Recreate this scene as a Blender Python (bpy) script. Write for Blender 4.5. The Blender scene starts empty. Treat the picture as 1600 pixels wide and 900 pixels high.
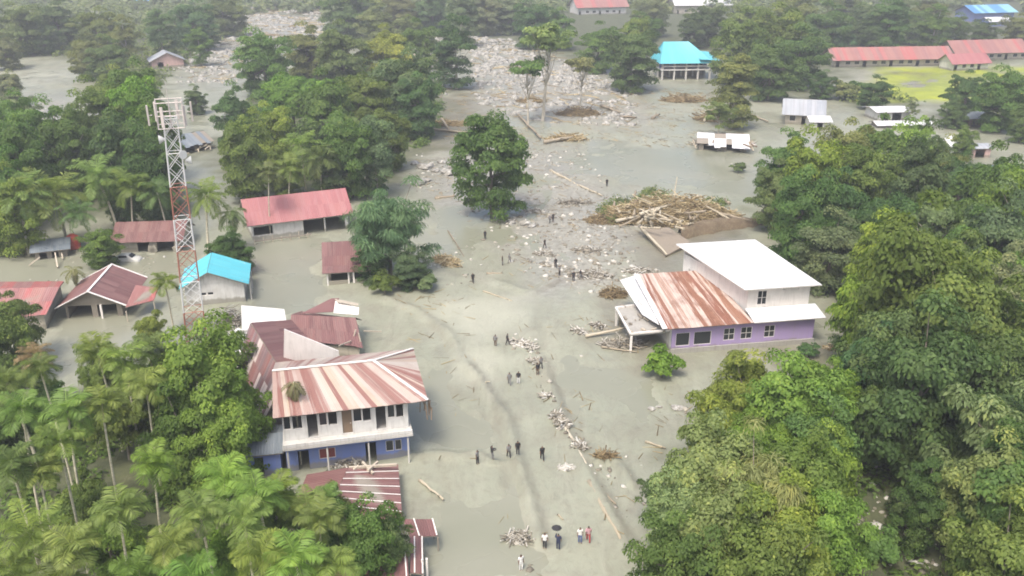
import bpy, bmesh, math, random
import numpy as np
from mathutils import Vector, Matrix

# ------------------------------------------------------------------ camera, sky, sun, exposure
F_PX, PITCH, CAM_H = 1360.0, math.radians(22.3), 46.0
scene = bpy.context.scene
COL = scene.collection
cam_data = bpy.data.cameras.new('camera')
cam_data.sensor_width = 36.0
cam_data.lens = 36.0 * F_PX / 1600.0
cam_data.clip_start, cam_data.clip_end = 1.0, 9000.0
cam = bpy.data.objects.new('camera', cam_data)
COL.objects.link(cam)
cam.location = (0, 0, CAM_H)
cam.rotation_euler = (math.pi / 2 - PITCH, 0, 0)
scene.camera = cam

SUN_EL, SUN_AZ = math.radians(62), math.radians(205)      # azimuth clockwise from +Y: behind the camera, a little to its left
world = bpy.data.worlds.new('World')
scene.world = world
world.use_nodes = True
wn, wl = world.node_tree.nodes, world.node_tree.links
bg = wn['Background']
sky = wn.new('ShaderNodeTexSky')
sky.sky_type = 'NISHITA'
sky.sun_disc = False
sky.sun_elevation = SUN_EL
sky.sun_rotation = SUN_AZ
sky.air_density, sky.dust_density, sky.ozone_density = 1.0, 6.0, 0.6
wl.new(sky.outputs[0], bg.inputs[0])
bg.inputs[1].default_value = 0.15
sun_data = bpy.data.lights.new('sun', 'SUN')
sun_data.energy = 1.5
sun_data.angle = math.radians(16)
sun_data.color = (1.0, 0.96, 0.9)
sun = bpy.data.objects.new('sun', sun_data)
COL.objects.link(sun)
sd = Vector((math.sin(SUN_AZ) * math.cos(SUN_EL), math.cos(SUN_AZ) * math.cos(SUN_EL), math.sin(SUN_EL)))
sun.rotation_euler = sd.to_track_quat('Z', 'Y').to_euler()
sun.location = sd * 300

scene.view_settings.view_transform = 'Standard'
scene.view_settings.look = 'None'
scene.view_settings.exposure = 0.85
scene.view_settings.gamma = 1.0
scene.render.engine = 'CYCLES'
scene.cycles.use_denoising = True
scene.cycles.max_bounces = 6
scene.cycles.diffuse_bounces = 3
scene.cycles.transmission_bounces = 3
scene.cycles.transparent_max_bounces = 6
scene.cycles.volume_bounces = 0
scene.cycles.caustics_reflective = False
scene.cycles.caustics_refractive = False
scene.cycles.filter_width = 1.8

# ------------------------------------------------------------------ helpers
HAZE = 0.0006
CT, ST = math.cos(PITCH), math.sin(PITCH)


def at(u, v, z=0.0):
    """The world point at height z that the photograph shows at (u, v)."""
    x, y = (u - 800) / F_PX, (450 - v) / F_PX
    d = (x, CT + ST * y, -ST + CT * y)
    t = (z - CAM_H) / d[2]
    return Vector((d[0] * t, d[1] * t, z))


def proj(p):
    z = p[2] - CAM_H
    dep = p[1] * CT - z * ST
    return 800 + F_PX * p[0] / dep, 450 - F_PX * (p[1] * ST + z * CT) / dep


def depth(p):
    return p[1] * CT - (p[2] - CAM_H) * ST


def tag(o, label=None, cat=None, group=None, kind=None):
    for k, v in (('label', label), ('category', cat), ('group', group), ('kind', kind)):
        if v:
            o[k] = v
    return o


def thing(name, loc, label, cat, group=None):
    o = bpy.data.objects.new(name, None)
    o.empty_display_size = 0.3
    COL.objects.link(o)
    o.location = loc
    return tag(o, label, cat, group)


def link(name, me, parent=None, mat=None):
    o = bpy.data.objects.new(name, me)
    COL.objects.link(o)
    if parent is not None:
        o.parent = parent
    if mat is not None and not me.materials:
        me.materials.append(mat)
    return o


class MB:
    """Collects polygons (in world space, relative to org) for one mesh object."""

    def __init__(self, org=(0, 0, 0)):
        self.v, self.f, self.m, self.uv = [], [], [], []
        self.o = Vector(org)

    def add(self, pts, faces, mi=0, uvs=None):
        n = len(self.v)
        self.v += [tuple(Vector(p) - self.o) for p in pts]
        for f in faces:
            self.f.append([n + i for i in f])
            self.m.append(mi)
            if uvs is not None:
                self.uv += [uvs[i] for i in f]
            else:
                self.uv += [(0.0, 0.0)] * len(f)

    def poly(self, pts, mi=0):
        self.add(pts, [list(range(len(pts)))], mi)

    def hexa(self, lo, hi, mi=0):
        """lo, hi: four points each, the same winding, counter-clockwise from above."""
        self.add(list(lo) + list(hi), [(3, 2, 1, 0), (4, 5, 6, 7), (0, 1, 5, 4), (1, 2, 6, 5), (2, 3, 7, 6), (3, 0, 4, 7)], mi)

    def box(self, c, X, Y, Z, mi=0):
        """box centred on c with half-axis vectors X, Y, Z"""
        c, X, Y, Z = Vector(c), Vector(X), Vector(Y), Vector(Z)
        lo = [c - X - Y - Z, c + X - Y - Z, c + X + Y - Z, c - X + Y - Z]
        self.hexa(lo, [p + 2 * Z for p in lo], mi)

    def bar(self, a, b, r, n=4, r2=None, mi=0, cap=True):
        self.tube([a, b], [r, r if r2 is None else r2], n, mi, cap)

    def tube(self, pts, rad, n=6, mi=0, cap=True):
        pts = [Vector(p) for p in pts]
        ref = None
        rings = []
        for i, p in enumerate(pts):
            d = (pts[min(i + 1, len(pts) - 1)] - pts[max(i - 1, 0)])
            d = d.normalized() if d.length > 1e-9 else Vector((0, 0, 1))
            if ref is None:
                ref = Vector((1, 0, 0)) if abs(d.x) < 0.9 else Vector((0, 1, 0))
            a = (ref - d * ref.dot(d)).normalized()
            b = d.cross(a)
            ref = a
            rings.append([p + (a * math.cos(2 * math.pi * k / n) + b * math.sin(2 * math.pi * k / n)) * rad[i] for k in range(n)])
        faces = []
        for i in range(len(pts) - 1):
            for k in range(n):
                k2 = (k + 1) % n
                faces.append((i * n + k, i * n + k2, (i + 1) * n + k2, (i + 1) * n + k))
        if cap:
            faces.append(tuple(range(n - 1, -1, -1)))
            faces.append(tuple((len(pts) - 1) * n + k for k in range(n)))
        self.add([q for r in rings for q in r], faces, mi)

    def mesh(self, name, mats, smooth=False):
        me = bpy.data.meshes.new(name)
        me.from_pydata(self.v, [], self.f)
        for m in (mats if isinstance(mats, (list, tuple)) else [mats]):
            me.materials.append(m)
        me.polygons.foreach_set('material_index', self.m)
        uvl = me.uv_layers.new(name='UVMap')
        uvl.data.foreach_set('uv', np.array(self.uv, dtype=np.float32).ravel())
        if smooth:
            me.polygons.foreach_set('use_smooth', [True] * len(self.f))
        me.update()
        return me

    def build(self, name, mats, parent=None, smooth=False):
        o = link(name, self.mesh(name, mats, smooth), parent)
        if parent is None:
            o.location = self.o
        return o


def fast_mesh(name, verts, faces_n, loops, mat, attr=None, smooth=False):
    """numpy mesh: verts (n,3), faces all with faces_n corners, loops flat; attr: per-vertex float named tone"""
    me = bpy.data.meshes.new(name)
    nv, nl = len(verts), len(loops)
    nf = nl // faces_n
    me.vertices.add(nv)
    me.vertices.foreach_set('co', np.asarray(verts, np.float32).ravel())
    me.loops.add(nl)
    me.loops.foreach_set('vertex_index', np.asarray(loops, np.int32))
    me.polygons.add(nf)
    me.polygons.foreach_set('loop_start', np.arange(0, nl, faces_n, dtype=np.int32))
    if smooth:
        me.polygons.foreach_set('use_smooth', np.ones(nf, bool))
    if attr is not None:
        for k, a in attr.items():
            at_ = me.attributes.new(k, 'FLOAT', 'POINT')
            at_.data.foreach_set('value', np.asarray(a, np.float32))
    if mat is not None:
        me.materials.append(mat)
    me.update(calc_edges=True)
    me.validate()
    return me


def noise2(x, y, seed=0):
    """smooth value noise on numpy arrays, 0..1"""
    rs = np.random.RandomState(seed)
    tab = rs.rand(256, 256)
    xi, yi = np.floor(x).astype(int), np.floor(y).astype(int)
    fx, fy = x - xi, y - yi
    fx, fy = fx * fx * (3 - 2 * fx), fy * fy * (3 - 2 * fy)
    a, b = tab[xi % 256, yi % 256], tab[(xi + 1) % 256, yi % 256]
    c, d = tab[xi % 256, (yi + 1) % 256], tab[(xi + 1) % 256, (yi + 1) % 256]
    return (a * (1 - fx) + b * fx) * (1 - fy) + (c * (1 - fx) + d * fx) * fy


def fbm(x, y, seed=0, oct_=4):
    s, a, n = 0, 0.5, 0
    for i in range(oct_):
        s = s + a * noise2(x * 2 ** i + 17.3 * i, y * 2 ** i - 9.1 * i, seed + i)
        n += a
        a *= 0.5
    return s / n


def in_poly(px, py, poly):
    ins = np.zeros(px.shape, bool)
    n = len(poly)
    for i in range(n):
        x0, y0 = poly[i]
        x1, y1 = poly[(i + 1) % n]
        if y0 == y1:
            continue
        c = ((y0 > py) != (y1 > py)) & (px < (x1 - x0) * (py - y0) / (y1 - y0) + x0)
        ins ^= c
    return ins


def poly_dist(px, py, poly, closed=True):
    d = np.full(px.shape, 1e9)
    n = len(poly)
    for i in range(n if closed else n - 1):
        x0, y0 = poly[i]
        x1, y1 = poly[(i + 1) % n]
        dx, dy = x1 - x0, y1 - y0
        t = np.clip(((px - x0) * dx + (py - y0) * dy) / (dx * dx + dy * dy + 1e-9), 0, 1)
        d = np.minimum(d, np.hypot(px - x0 - t * dx, py - y0 - t * dy))
    return d


def lerp_(a, b, t):
    return a + (b - a) * t


def wpoly(pts):
    return [tuple(at(u, v)[:2]) for u, v in pts]


# ------------------------------------------------------------------ materials
MATS = {}


class NT:
    def __init__(self, name):
        self.m = bpy.data.materials.new(name)
        self.m.use_nodes = True
        self.t = self.m.node_tree
        self.n = self.t.nodes
        self.p = self.n['Principled BSDF']
        self.out = self.n['Material Output']
        MATS[name] = self.m

    def new(self, kind, **kw):
        nd = self.n.new(kind)
        for k, v in kw.items():
            setattr(nd, k, v)
        return nd

    def l(self, a, b):
        self.t.links.new(a, b)

    def noise(self, vec, scale, detail=4, rough=0.55, dist=0.0):
        nd = self.new('ShaderNodeTexNoise')
        nd.inputs['Scale'].default_value = scale
        nd.inputs['Detail'].default_value = detail
        nd.inputs['Roughness'].default_value = rough
        nd.inputs['Distortion'].default_value = dist
        if vec is not None:
            self.l(vec, nd.inputs['Vector'])
        return nd.outputs['Fac']

    def ramp(self, fac, stops, interp='LINEAR'):
        nd = self.new('ShaderNodeValToRGB')
        cr = nd.color_ramp
        cr.interpolation = interp
        while len(cr.elements) < len(stops):
            cr.elements.new(0.5)
        for e, (pos, c) in zip(cr.elements, stops):
            e.position = pos
            e.color = (c, c, c, 1) if isinstance(c, (int, float)) else (*c, 1)
        self.l(fac, nd.inputs[0])
        return nd.outputs[0]

    def mix(self, fac, a, b, mode='MIX'):
        nd = self.new('ShaderNodeMix', data_type='RGBA', blend_type=mode)
        for sock, val in ((nd.inputs[0], fac), (nd.inputs[6], a), (nd.inputs[7], b)):
            if isinstance(val, (int, float)):
                sock.default_value = val
            elif isinstance(val, tuple):
                sock.default_value = (*val, 1)
            else:
                self.l(val, sock)
        return nd.outputs[2]

    def math(self, op, a, b=0.0):
        nd = self.new('ShaderNodeMath', operation=op)
        for sock, val in ((nd.inputs[0], a), (nd.inputs[1], b)):
            if isinstance(val, (int, float)):
                sock.default_value = val
            else:
                self.l(val, sock)
        return nd.outputs[0]

    def coord(self, which='Object', scale=None):
        c = self.new('ShaderNodeTexCoord').outputs[which]
        if scale:
            mp = self.new('ShaderNodeMapping')
            mp.inputs['Scale'].default_value = scale
            self.l(c, mp.inputs[0])
            c = mp.outputs[0]
        return c

    def pos(self, scale=None):
        c = self.new('ShaderNodeNewGeometry').outputs['Position']
        if scale:
            mp = self.new('ShaderNodeMapping')
            mp.inputs['Scale'].default_value = scale
            self.l(c, mp.inputs[0])
            c = mp.outputs[0]
        return c

    def attr(self, name):
        return self.new('ShaderNodeAttribute', attribute_name=name).outputs['Fac']

    def rnd(self):
        return self.new('ShaderNodeObjectInfo').outputs['Random']

    def bump(self, h, dist=0.05, strength=0.6):
        b = self.new('ShaderNodeBump')
        b.inputs['Distance'].default_value = dist
        b.inputs['Strength'].default_value = strength
        self.l(h, b.inputs['Height'])
        self.l(b.outputs[0], self.p.inputs['Normal'])

    def base(self, c):
        if isinstance(c, tuple):
            self.p.inputs['Base Color'].default_value = (*c, 1)
        else:
            self.l(c, self.p.inputs['Base Color'])

    def rough(self, r):
        if isinstance(r, (int, float)):
            self.p.inputs['Roughness'].default_value = r
        else:
            self.l(r, self.p.inputs['Roughness'])


def weathered(name, col, dirt=(0.16, 0.14, 0.11), amount=0.55, rough=0.75, scale=0.8, streak=True):
    """painted plaster, concrete or timber with stains and run-off streaks"""
    t = NT(name)
    p = t.pos()
    n1 = t.noise(p, scale, 5, 0.6)
    n2 = t.noise(t.pos((3.0, 3.0, 0.35)), 1.2, 4, 0.6) if streak else t.noise(p, scale * 4, 3)
    f = t.math('MULTIPLY', t.ramp(n1, [(0.42, 0.0), (0.75, 1.0)]), amount)
    f2 = t.math('MULTIPLY', t.ramp(n2, [(0.5, 0.0), (0.78, 1.0)]), amount * 0.8)
    c = t.mix(f, col, tuple(0.5 * a + 0.5 * b for a, b in zip(col, dirt)))
    c = t.mix(f2, c, dirt)
    if name.startswith('plaster'):                        # mud left by the flood on the foot of the walls
        sep = t.new('ShaderNodeSeparateXYZ')
        t.l(p, sep.inputs[0])
        lvl = t.math('SUBTRACT', sep.outputs[2], t.math('MULTIPLY', t.noise(t.pos((1, 1, .4)), 0.9, 4, .6), 1.1))
        c = t.mix(t.math('MULTIPLY', t.ramp(lvl, [(0.0, 1.0), (0.28, 0.0)]), 0.75), c, (0.22, 0.205, 0.16))
    t.base(c)
    t.rough(rough)
    t.bump(t.noise(p, 6, 4), 0.02, 0.4)
    return t.m


weathered('plaster_white', (0.64, 0.635, 0.61), amount=0.5)
weathered('plaster_cream', (0.48, 0.44, 0.36), amount=0.5)
weathered('plaster_blue', (0.17, 0.235, 0.53), amount=0.4, dirt=(0.25, 0.25, 0.26))
weathered('plaster_purple', (0.36, 0.28, 0.5), amount=0.35, dirt=(0.3, 0.27, 0.27))
weathered('plaster_pink', (0.62, 0.42, 0.38), amount=0.5)
weathered('concrete', (0.36, 0.35, 0.32), amount=0.6)
weathered('concrete_pale', (0.54, 0.53, 0.5), amount=0.45)
weathered('timber_grey', (0.26, 0.23, 0.19), amount=0.6)
weathered('timber_brown', (0.2, 0.14, 0.09), amount=0.6)
weathered('timber_pale', (0.5, 0.44, 0.35), amount=0.5)
weathered('board_tan', (0.235, 0.2, 0.155), amount=0.5, streak=False)
weathered('earth_brown', (0.12, 0.09, 0.058), dirt=(0.24, 0.2, 0.13), amount=0.8, rough=0.95, streak=False)
weathered('white_paint_metal', (0.62, 0.63, 0.62), amount=0.25, rough=0.45, dirt=(0.4, 0.38, 0.34))
weathered('red_paint_metal', (0.34, 0.13, 0.09), amount=0.4, rough=0.5, dirt=(0.3, 0.22, 0.17))
weathered('antenna_grey', (0.55, 0.5, 0.47), amount=0.4, rough=0.5)
weathered('dark_void', (0.03, 0.028, 0.026), amount=0.2)
weathered('red_plastic', (0.5, 0.07, 0.05), amount=0.3, rough=0.4)
weathered('curtain_red', (0.25, 0.05, 0.05), amount=0.4)
weathered('trim_white', (0.75, 0.72, 0.68), amount=0.3, rough=0.6)
weathered('car_white', (0.62, 0.62, 0.58), amount=0.4, rough=0.35)
weathered('tarp_blue', (0.1, 0.28, 0.62), amount=0.3, rough=0.5)


def sheet_metal(name, cols, streak_cols, streak=0.6, rough=0.5, metal=0.0):
    """corrugated roofing sheet: own tone per sheet, run-off streaks along the fall of the roof"""
    t = NT(name)
    r = t.rnd()
    n = len(cols)
    base = t.ramp(r, [(i / n, c) for i, c in enumerate(cols)], 'CONSTANT')
    uv = t.new('ShaderNodeUVMap').outputs[0]
    mp = t.new('ShaderNodeMapping')
    mp.inputs['Scale'].default_value = (1.5, 0.075, 1)
    t.l(uv, mp.inputs[0])
    comb = t.new('ShaderNodeCombineXYZ')
    t.l(t.math('MULTIPLY', r, 37.0), comb.inputs[0])
    t.l(t.math('MULTIPLY', r, 91.0), comb.inputs[1])
    t.l(comb.outputs[0], mp.inputs['Location'])
    s1 = t.noise(mp.outputs[0], 1.0, 5, 0.65, 0.6)
    s2 = t.noise(t.pos(), 0.45, 4, 0.6)
    f = t.math('MULTIPLY', t.ramp(s1, [(0.5, 0.0), (0.57, 1.0)]), streak)
    c = t.mix(f, base, streak_cols[0])
    f2 = t.math('MULTIPLY', t.ramp(s2, [(0.5, 0.0), (0.72, 1.0)]), streak * 0.7)
    c = t.mix(f2, c, streak_cols[1])
    t.base(c)
    t.rough(rough)
    t.p.inputs['Metallic'].default_value = metal
    return t.m


sheet_metal('roof_rust', [(0.240, 0.116, 0.072), (0.200, 0.088, 0.056), (0.288, 0.160, 0.112), (0.232, 0.104, 0.068), (0.448, 0.344, 0.288), (0.264, 0.136, 0.088), (0.216, 0.096, 0.060), (0.352, 0.232, 0.176)],
            [(0.528, 0.440, 0.384), (0.160, 0.068, 0.040)], 0.9)
sheet_metal('roof_pink_stripe', [(0.4, 0.33, 0.285), (0.24, 0.115, 0.095), (0.43, 0.37, 0.31), (0.37, 0.27, 0.235), (0.22, 0.11, 0.09), (0.45, 0.4, 0.35), (0.29, 0.17, 0.145), (0.42, 0.34, 0.27), (0.25, 0.125, 0.105), (0.4, 0.33, 0.29)],
            [(0.46, 0.42, 0.38), (0.27, 0.15, 0.125)], 0.4)
sheet_metal('roof_brown_red', [(0.160, 0.076, 0.072), (0.184, 0.088, 0.080), (0.144, 0.068, 0.064), (0.200, 0.104, 0.096), (0.168, 0.080, 0.076)], [(0.224, 0.136, 0.120), (0.120, 0.064, 0.060)], 0.5)
sheet_metal('roof_brown_stripe', [(0.176, 0.088, 0.080), (0.152, 0.104, 0.104), (0.200, 0.080, 0.064), (0.480, 0.416, 0.384), (0.160, 0.112, 0.112), (0.192, 0.088, 0.080), (0.176, 0.104, 0.104)], [(0.264, 0.192, 0.184), (0.128, 0.080, 0.080)], 0.5)
sheet_metal('roof_pink_red', [(0.324, 0.120, 0.124), (0.345, 0.136, 0.136), (0.303, 0.112, 0.116), (0.331, 0.132, 0.128)], [(0.366, 0.192, 0.188), (0.253, 0.104, 0.104)], 0.4)
sheet_metal('roof_far_red', [(0.296, 0.136, 0.120), (0.324, 0.160, 0.136), (0.268, 0.128, 0.120), (0.366, 0.112, 0.104)], [(0.352, 0.224, 0.200), (0.211, 0.112, 0.104)], 0.4)
sheet_metal('roof_cyan', [(0.096, 0.448, 0.528), (0.104, 0.464, 0.544), (0.092, 0.432, 0.512)], [(0.176, 0.496, 0.560), (0.080, 0.384, 0.464)], 0.3, 0.4)
sheet_metal('roof_white', [(0.624, 0.632, 0.640), (0.640, 0.648, 0.656), (0.608, 0.616, 0.624)], [(0.560, 0.560, 0.560), (0.656, 0.664, 0.672)], 0.35, 0.4)
sheet_metal('roof_zinc', [(0.336, 0.360, 0.384), (0.360, 0.376, 0.400), (0.288, 0.312, 0.344)], [(0.240, 0.248, 0.264), (0.440, 0.440, 0.440)], 0.5, 0.45)
sheet_metal('roof_dull_zinc', [(0.176, 0.208, 0.240), (0.200, 0.232, 0.264), (0.160, 0.192, 0.224)], [(0.240, 0.264, 0.280), (0.128, 0.144, 0.160)], 0.5, 0.5)
sheet_metal('roof_blue', [(0.080, 0.240, 0.496), (0.096, 0.272, 0.528), (0.240, 0.480, 0.600)], [(0.160, 0.336, 0.560), (0.080, 0.208, 0.400)], 0.3, 0.45)

t = NT('window_glass')
t.base((0.025, 0.03, 0.035))
t.rough(0.12)

# mud sheet with vegetated and meadow zones (zones are mesh attributes of the ground itself)
t = NT('mud_ground')
p = t.pos()
big = t.noise(p, 0.028, 5, 0.6, 0.4)
mid = t.noise(p, 0.16, 5, 0.62, 0.8)
fine = t.noise(p, 1.4, 5, 0.6)
flow = t.noise(t.pos((0.5, 0.06, 1.0)), 0.6, 5, 0.65, 0.5)
crust = t.noise(t.pos((1.0, 0.45, 1.0)), 0.55, 6, 0.7, 1.2)
mud = t.ramp(big, [(0.3, (0.215, 0.224, 0.166)), (0.5, (0.262, 0.272, 0.205)), (0.72, (0.308, 0.316, 0.246))])
mud = t.mix(t.math('MULTIPLY', t.ramp(mid, [(0.48, 0.0), (0.68, 1.0)]), 0.5), mud, (0.2, 0.188, 0.145))
mud = t.mix(t.math('MULTIPLY', t.ramp(flow, [(0.53, 0.0), (0.7, 1.0)]), 0.45), mud, (0.35, 0.35, 0.275))
mud = t.mix(t.math('MULTIPLY', t.ramp(crust, [(0.5, 0.0), (0.62, 1.0)]), 0.3), mud, (0.185, 0.175, 0.135))
mud = t.mix(t.math('MULTIPLY', t.ramp(fine, [(0.52, 0.0), (0.72, 1.0)]), 0.35), mud, (0.165, 0.152, 0.115))
mud = t.mix(t.math('MULTIPLY', t.attr('silt'), 0.6), mud, (0.42, 0.42, 0.335))
grit = t.attr('grit')
mud = t.mix(t.math('MULTIPLY', grit, 0.8), mud, t.ramp(t.noise(p, 0.9, 6, 0.75), [(0.3, (0.13, 0.122, 0.1)), (0.5, (0.26, 0.25, 0.215)), (0.72, (0.4, 0.39, 0.36))]))
damp_shade = t.attr('damp_shade')
mud = t.mix(t.math('MULTIPLY', damp_shade, 0.7), mud, (0.145, 0.128, 0.097))  # damp mud zones, plus shade painted along ridges and ruts
vegc = t.ramp(t.noise(p, 0.35, 5, 0.7), [(0.3, (0.045, 0.055, 0.028)), (0.5, (0.075, 0.085, 0.042)), (0.62, (0.1, 0.11, 0.05)), (0.8, (0.19, 0.175, 0.125))])
mead = t.ramp(t.noise(p, 0.05, 5, 0.65, 0.3), [(0.35, (0.15, 0.15, 0.07)), (0.45, (0.22, 0.26, 0.035)), (0.62, (0.33, 0.37, 0.02))])
c = t.mix(t.attr('veg'), mud, vegc)
c = t.mix(t.attr('meadow'), c, mead)
t.base(c)
wet = t.ramp(t.noise(p, 0.05, 4, 0.6, 0.8), [(0.42, 0.3), (0.6, 0.62)])
t.rough(t.mix(t.attr('veg'), wet, (0.9, 0.9, 0.9)))
t.bump(t.math('ADD', t.math('ADD', t.math('MULTIPLY', mid, 0.8), t.math('MULTIPLY', fine, 0.6)), t.math('MULTIPLY', crust, 0.9)), 0.2, 0.6)

t = NT('silty_water')
p = t.pos()
c = t.ramp(t.noise(p, 0.04, 4, 0.6, 0.6), [(0.3, (0.205, 0.212, 0.155)), (0.55, (0.24, 0.243, 0.185)), (0.75, (0.268, 0.268, 0.212))])
t.base(c)
t.rough(t.ramp(t.noise(p, 0.08, 3), [(0.35, 0.22), (0.65, 0.36)]))
t.bump(t.noise(t.pos((0.7, 1.6, 1.0)), 0.9, 3, 0.5), 0.05, 0.25)


def leaf_material(name, trans=0.32, gain=1.0, spec=0.35):
    """leaf colour = the tree's own colour (object colour) varied from clump to clump"""
    t = NT(name)
    oc = t.new('ShaderNodeObjectInfo').outputs['Color']
    tone = t.attr('tone')
    k = t.ramp(tone, [(0.0, (0.62 * gain, 0.68 * gain, 0.58 * gain)), (0.45, (0.95 * gain, 1.0 * gain, 0.92 * gain)), (0.75, (1.2 * gain, 1.2 * gain, 1.05 * gain)), (1.0, (1.7 * gain, 1.55 * gain, 1.2 * gain))])
    c = t.mix(1.0, oc, k, 'MULTIPLY')
    hue = t.noise(t.pos(), 0.3, 3)
    c = t.mix(t.math('MULTIPLY', t.ramp(hue, [(0.5, 0.0), (0.75, 1.0)]), 0.15), c, (0.2, 0.2, 0.06))
    t.base(c)
    t.rough(0.5)
    t.p.inputs['Specular IOR Level'].default_value = spec
    tr = t.new('ShaderNodeBsdfTranslucent')
    t.l(t.mix(1.0, c, (1.1, 1.25, 0.6), 'MULTIPLY'), tr.inputs[0])
    ms = t.new('ShaderNodeMixShader')
    ms.inputs[0].default_value = trans
    t.l(t.p.outputs[0], ms.inputs[1])
    t.l(tr.outputs[0], ms.inputs[2])
    t.l(ms.outputs[0], t.out.inputs[0])
    return t.m


leaf_material('leaf', 0.42, 1.0, 0.15)
leaf_material('palm_leaf', 0.36, 1.0, 0.25)

t = NT('bark')
c = t.ramp(t.noise(t.pos((4, 4, 1)), 1.0, 4), [(0.3, (0.12, 0.1, 0.075)), (0.6, (0.22, 0.19, 0.15)), (0.8, (0.32, 0.29, 0.24))])
t.base(c)
t.rough(0.9)
t = NT('palm_bark')
c = t.ramp(t.noise(t.pos((1, 1, 6)), 1.0, 3), [(0.3, (0.36, 0.33, 0.24)), (0.7, (0.6, 0.56, 0.43))])
t.base(c)
t.rough(0.85)
t = NT('pale_bark')
c = t.ramp(t.noise(t.pos((2, 2, 0.6)), 1.0, 4), [(0.3, (0.33, 0.3, 0.24)), (0.7, (0.58, 0.54, 0.45))])
t.base(c)
t.rough(0.85)
t = NT('rock')
r = t.rnd()
c = t.ramp(t.noise(t.pos(), 1.6, 5, 0.65), [(0.3, (0.16, 0.152, 0.13)), (0.5, (0.3, 0.29, 0.26)), (0.68, (0.5, 0.495, 0.47))])
t.base(c)
t.rough(0.85)
t.bump(t.noise(t.pos(), 5, 4), 0.05, 0.5)
t = NT('driftwood')
c = t.ramp(t.attr('tone'), [(0.0, (0.11, 0.08, 0.045)), (0.4, (0.27, 0.205, 0.1)), (0.75, (0.46, 0.37, 0.2)), (1.0, (0.68, 0.6, 0.42))])
c = t.mix(t.math('MULTIPLY', t.noise(t.pos(), 3, 4), 0.4), c, (0.14, 0.11, 0.07))
t.base(c)
t.rough(0.9)
t = NT('debris')
c = t.ramp(t.attr('tone'), [(0.0, (0.1, 0.088, 0.07)), (0.45, (0.22, 0.2, 0.155)), (0.75, (0.38, 0.36, 0.31)), (1.0, (0.6, 0.59, 0.55))])
t.base(c)
t.rough(0.85)
t = NT('log_wood')
r = t.rnd()
c = t.ramp(r, [(0.0, (0.22, 0.18, 0.13)), (0.35, (0.36, 0.31, 0.23)), (0.7, (0.46, 0.41, 0.3)), (1.0, (0.58, 0.53, 0.42))])
c = t.mix(t.math('MULTIPLY', t.noise(t.pos(), 2.5, 5, 0.7), 0.5), c, (0.17, 0.14, 0.1))
t.base(c)
t.rough(0.88)


def cloth(name):
    t = NT(name)
    oc = t.new('ShaderNodeObjectInfo').outputs['Color']
    t.base(t.mix(t.math('MULTIPLY', t.noise(t.pos(), 9, 3), 0.25), oc, (0.1, 0.1, 0.1)))
    t.rough(0.9)
    return t.m


cloth('clothing')
t = NT('skin')
t.base((0.16, 0.085, 0.055))
t.rough(0.55)
t = NT('hair')
t.base((0.015, 0.013, 0.012))
t.rough(0.6)
M = MATS

# ------------------------------------------------------------------ ground, flood water
VEG = [wpoly(p) for p in (
    [(-120, 640), (60, 640), (170, 600), (330, 650), (395, 770), (470, 775), (510, 850), (600, 905), (620, 1010), (-300, 1010)],
    [(1010, 1010), (1040, 850), (1100, 760), (1130, 660), (1215, 610), (1310, 560), (1310, 470), (1420, 440), (1640, 450), (1900, 520), (2000, 1010)],
    [(1205, 320), (1250, 250), (1500, 262), (1680, 310), (1700, 450), (1310, 470), (1200, 385)],
    [(-200, 250), (50, 250), (150, 200), (265, 210), (275, 335), (180, 338), (90, 330), (0, 372), (-200, 390)],
    [(355, 215), (390, 140), (480, 100), (600, 80), (690, 140), (690, 200), (615, 280), (540, 305), (400, 302), (355, 270)],
    [(-200, 75), (0, 40), (380, 30), (340, 62), (250, 130), (235, 170), (172, 158), (150, 100), (60, 85), (-200, 110)],
    [(505, 40), (740, 30), (730, 60), (640, 62), (560, 75)],
    [(740, 55), (830, 80), (1000, 118), (1035, 80), (1125, 90), (1200, 150), (1290, 150), (1310, 112), (1400, 100), (1900, 90), (2600, -20), (-600, -20), (-600, 20), (400, 20), (505, 30)],
    [(1290, 140), (1400, 140), (1420, 165), (1330, 170)],
    [(1470, 160), (1640, 165), (1640, 200), (1480, 198)],
)]
MEADOW = [wpoly([(1340, 156), (1380, 107), (1760, 102), (1800, 160), (1500, 160)])]
LOW = [wpoly(p) for p in (
    [(385, 385), (500, 380), (510, 460), (470, 480), (400, 480), (380, 430)],
    [(-100, 380), (60, 400), (200, 410), (280, 400), (270, 430), (90, 440), (-100, 445)],
    [(640, 560), (690, 540), (740, 640), (780, 720), (660, 700)],
    [(890, 240), (1180, 240), (1180, 300), (960, 290)],
    [(900, 560), (1040, 600), (1070, 680), (960, 690), (910, 620)],
    [(660, 780), (820, 760), (840, 900), (680, 900)],
    [(150, 495), (300, 510), (300, 560), (150, 545)],
    [(690, 330), (760, 350), (720, 420), (680, 380)],
)]
GRIT = [wpoly(p) for p in (
    [(380, 10), (510, -5), (505, 60), (430, 75), (370, 60)],
    [(630, 55), (690, 60), (700, 160), (640, 120)],
    [(730, 55), (830, 70), (1000, 130), (1000, 200), (830, 190), (740, 160)],
    [(0, 150), (130, 160), (140, 200), (0, 205)],
    [(300, 60), (400, 60), (370, 130), (290, 130)],
    [(640, 240), (900, 230), (1000, 330), (990, 460), (860, 460), (760, 380), (640, 290)],
    [(1310, 700), (1470, 700), (1470, 900), (1320, 900)],
)]
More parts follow.
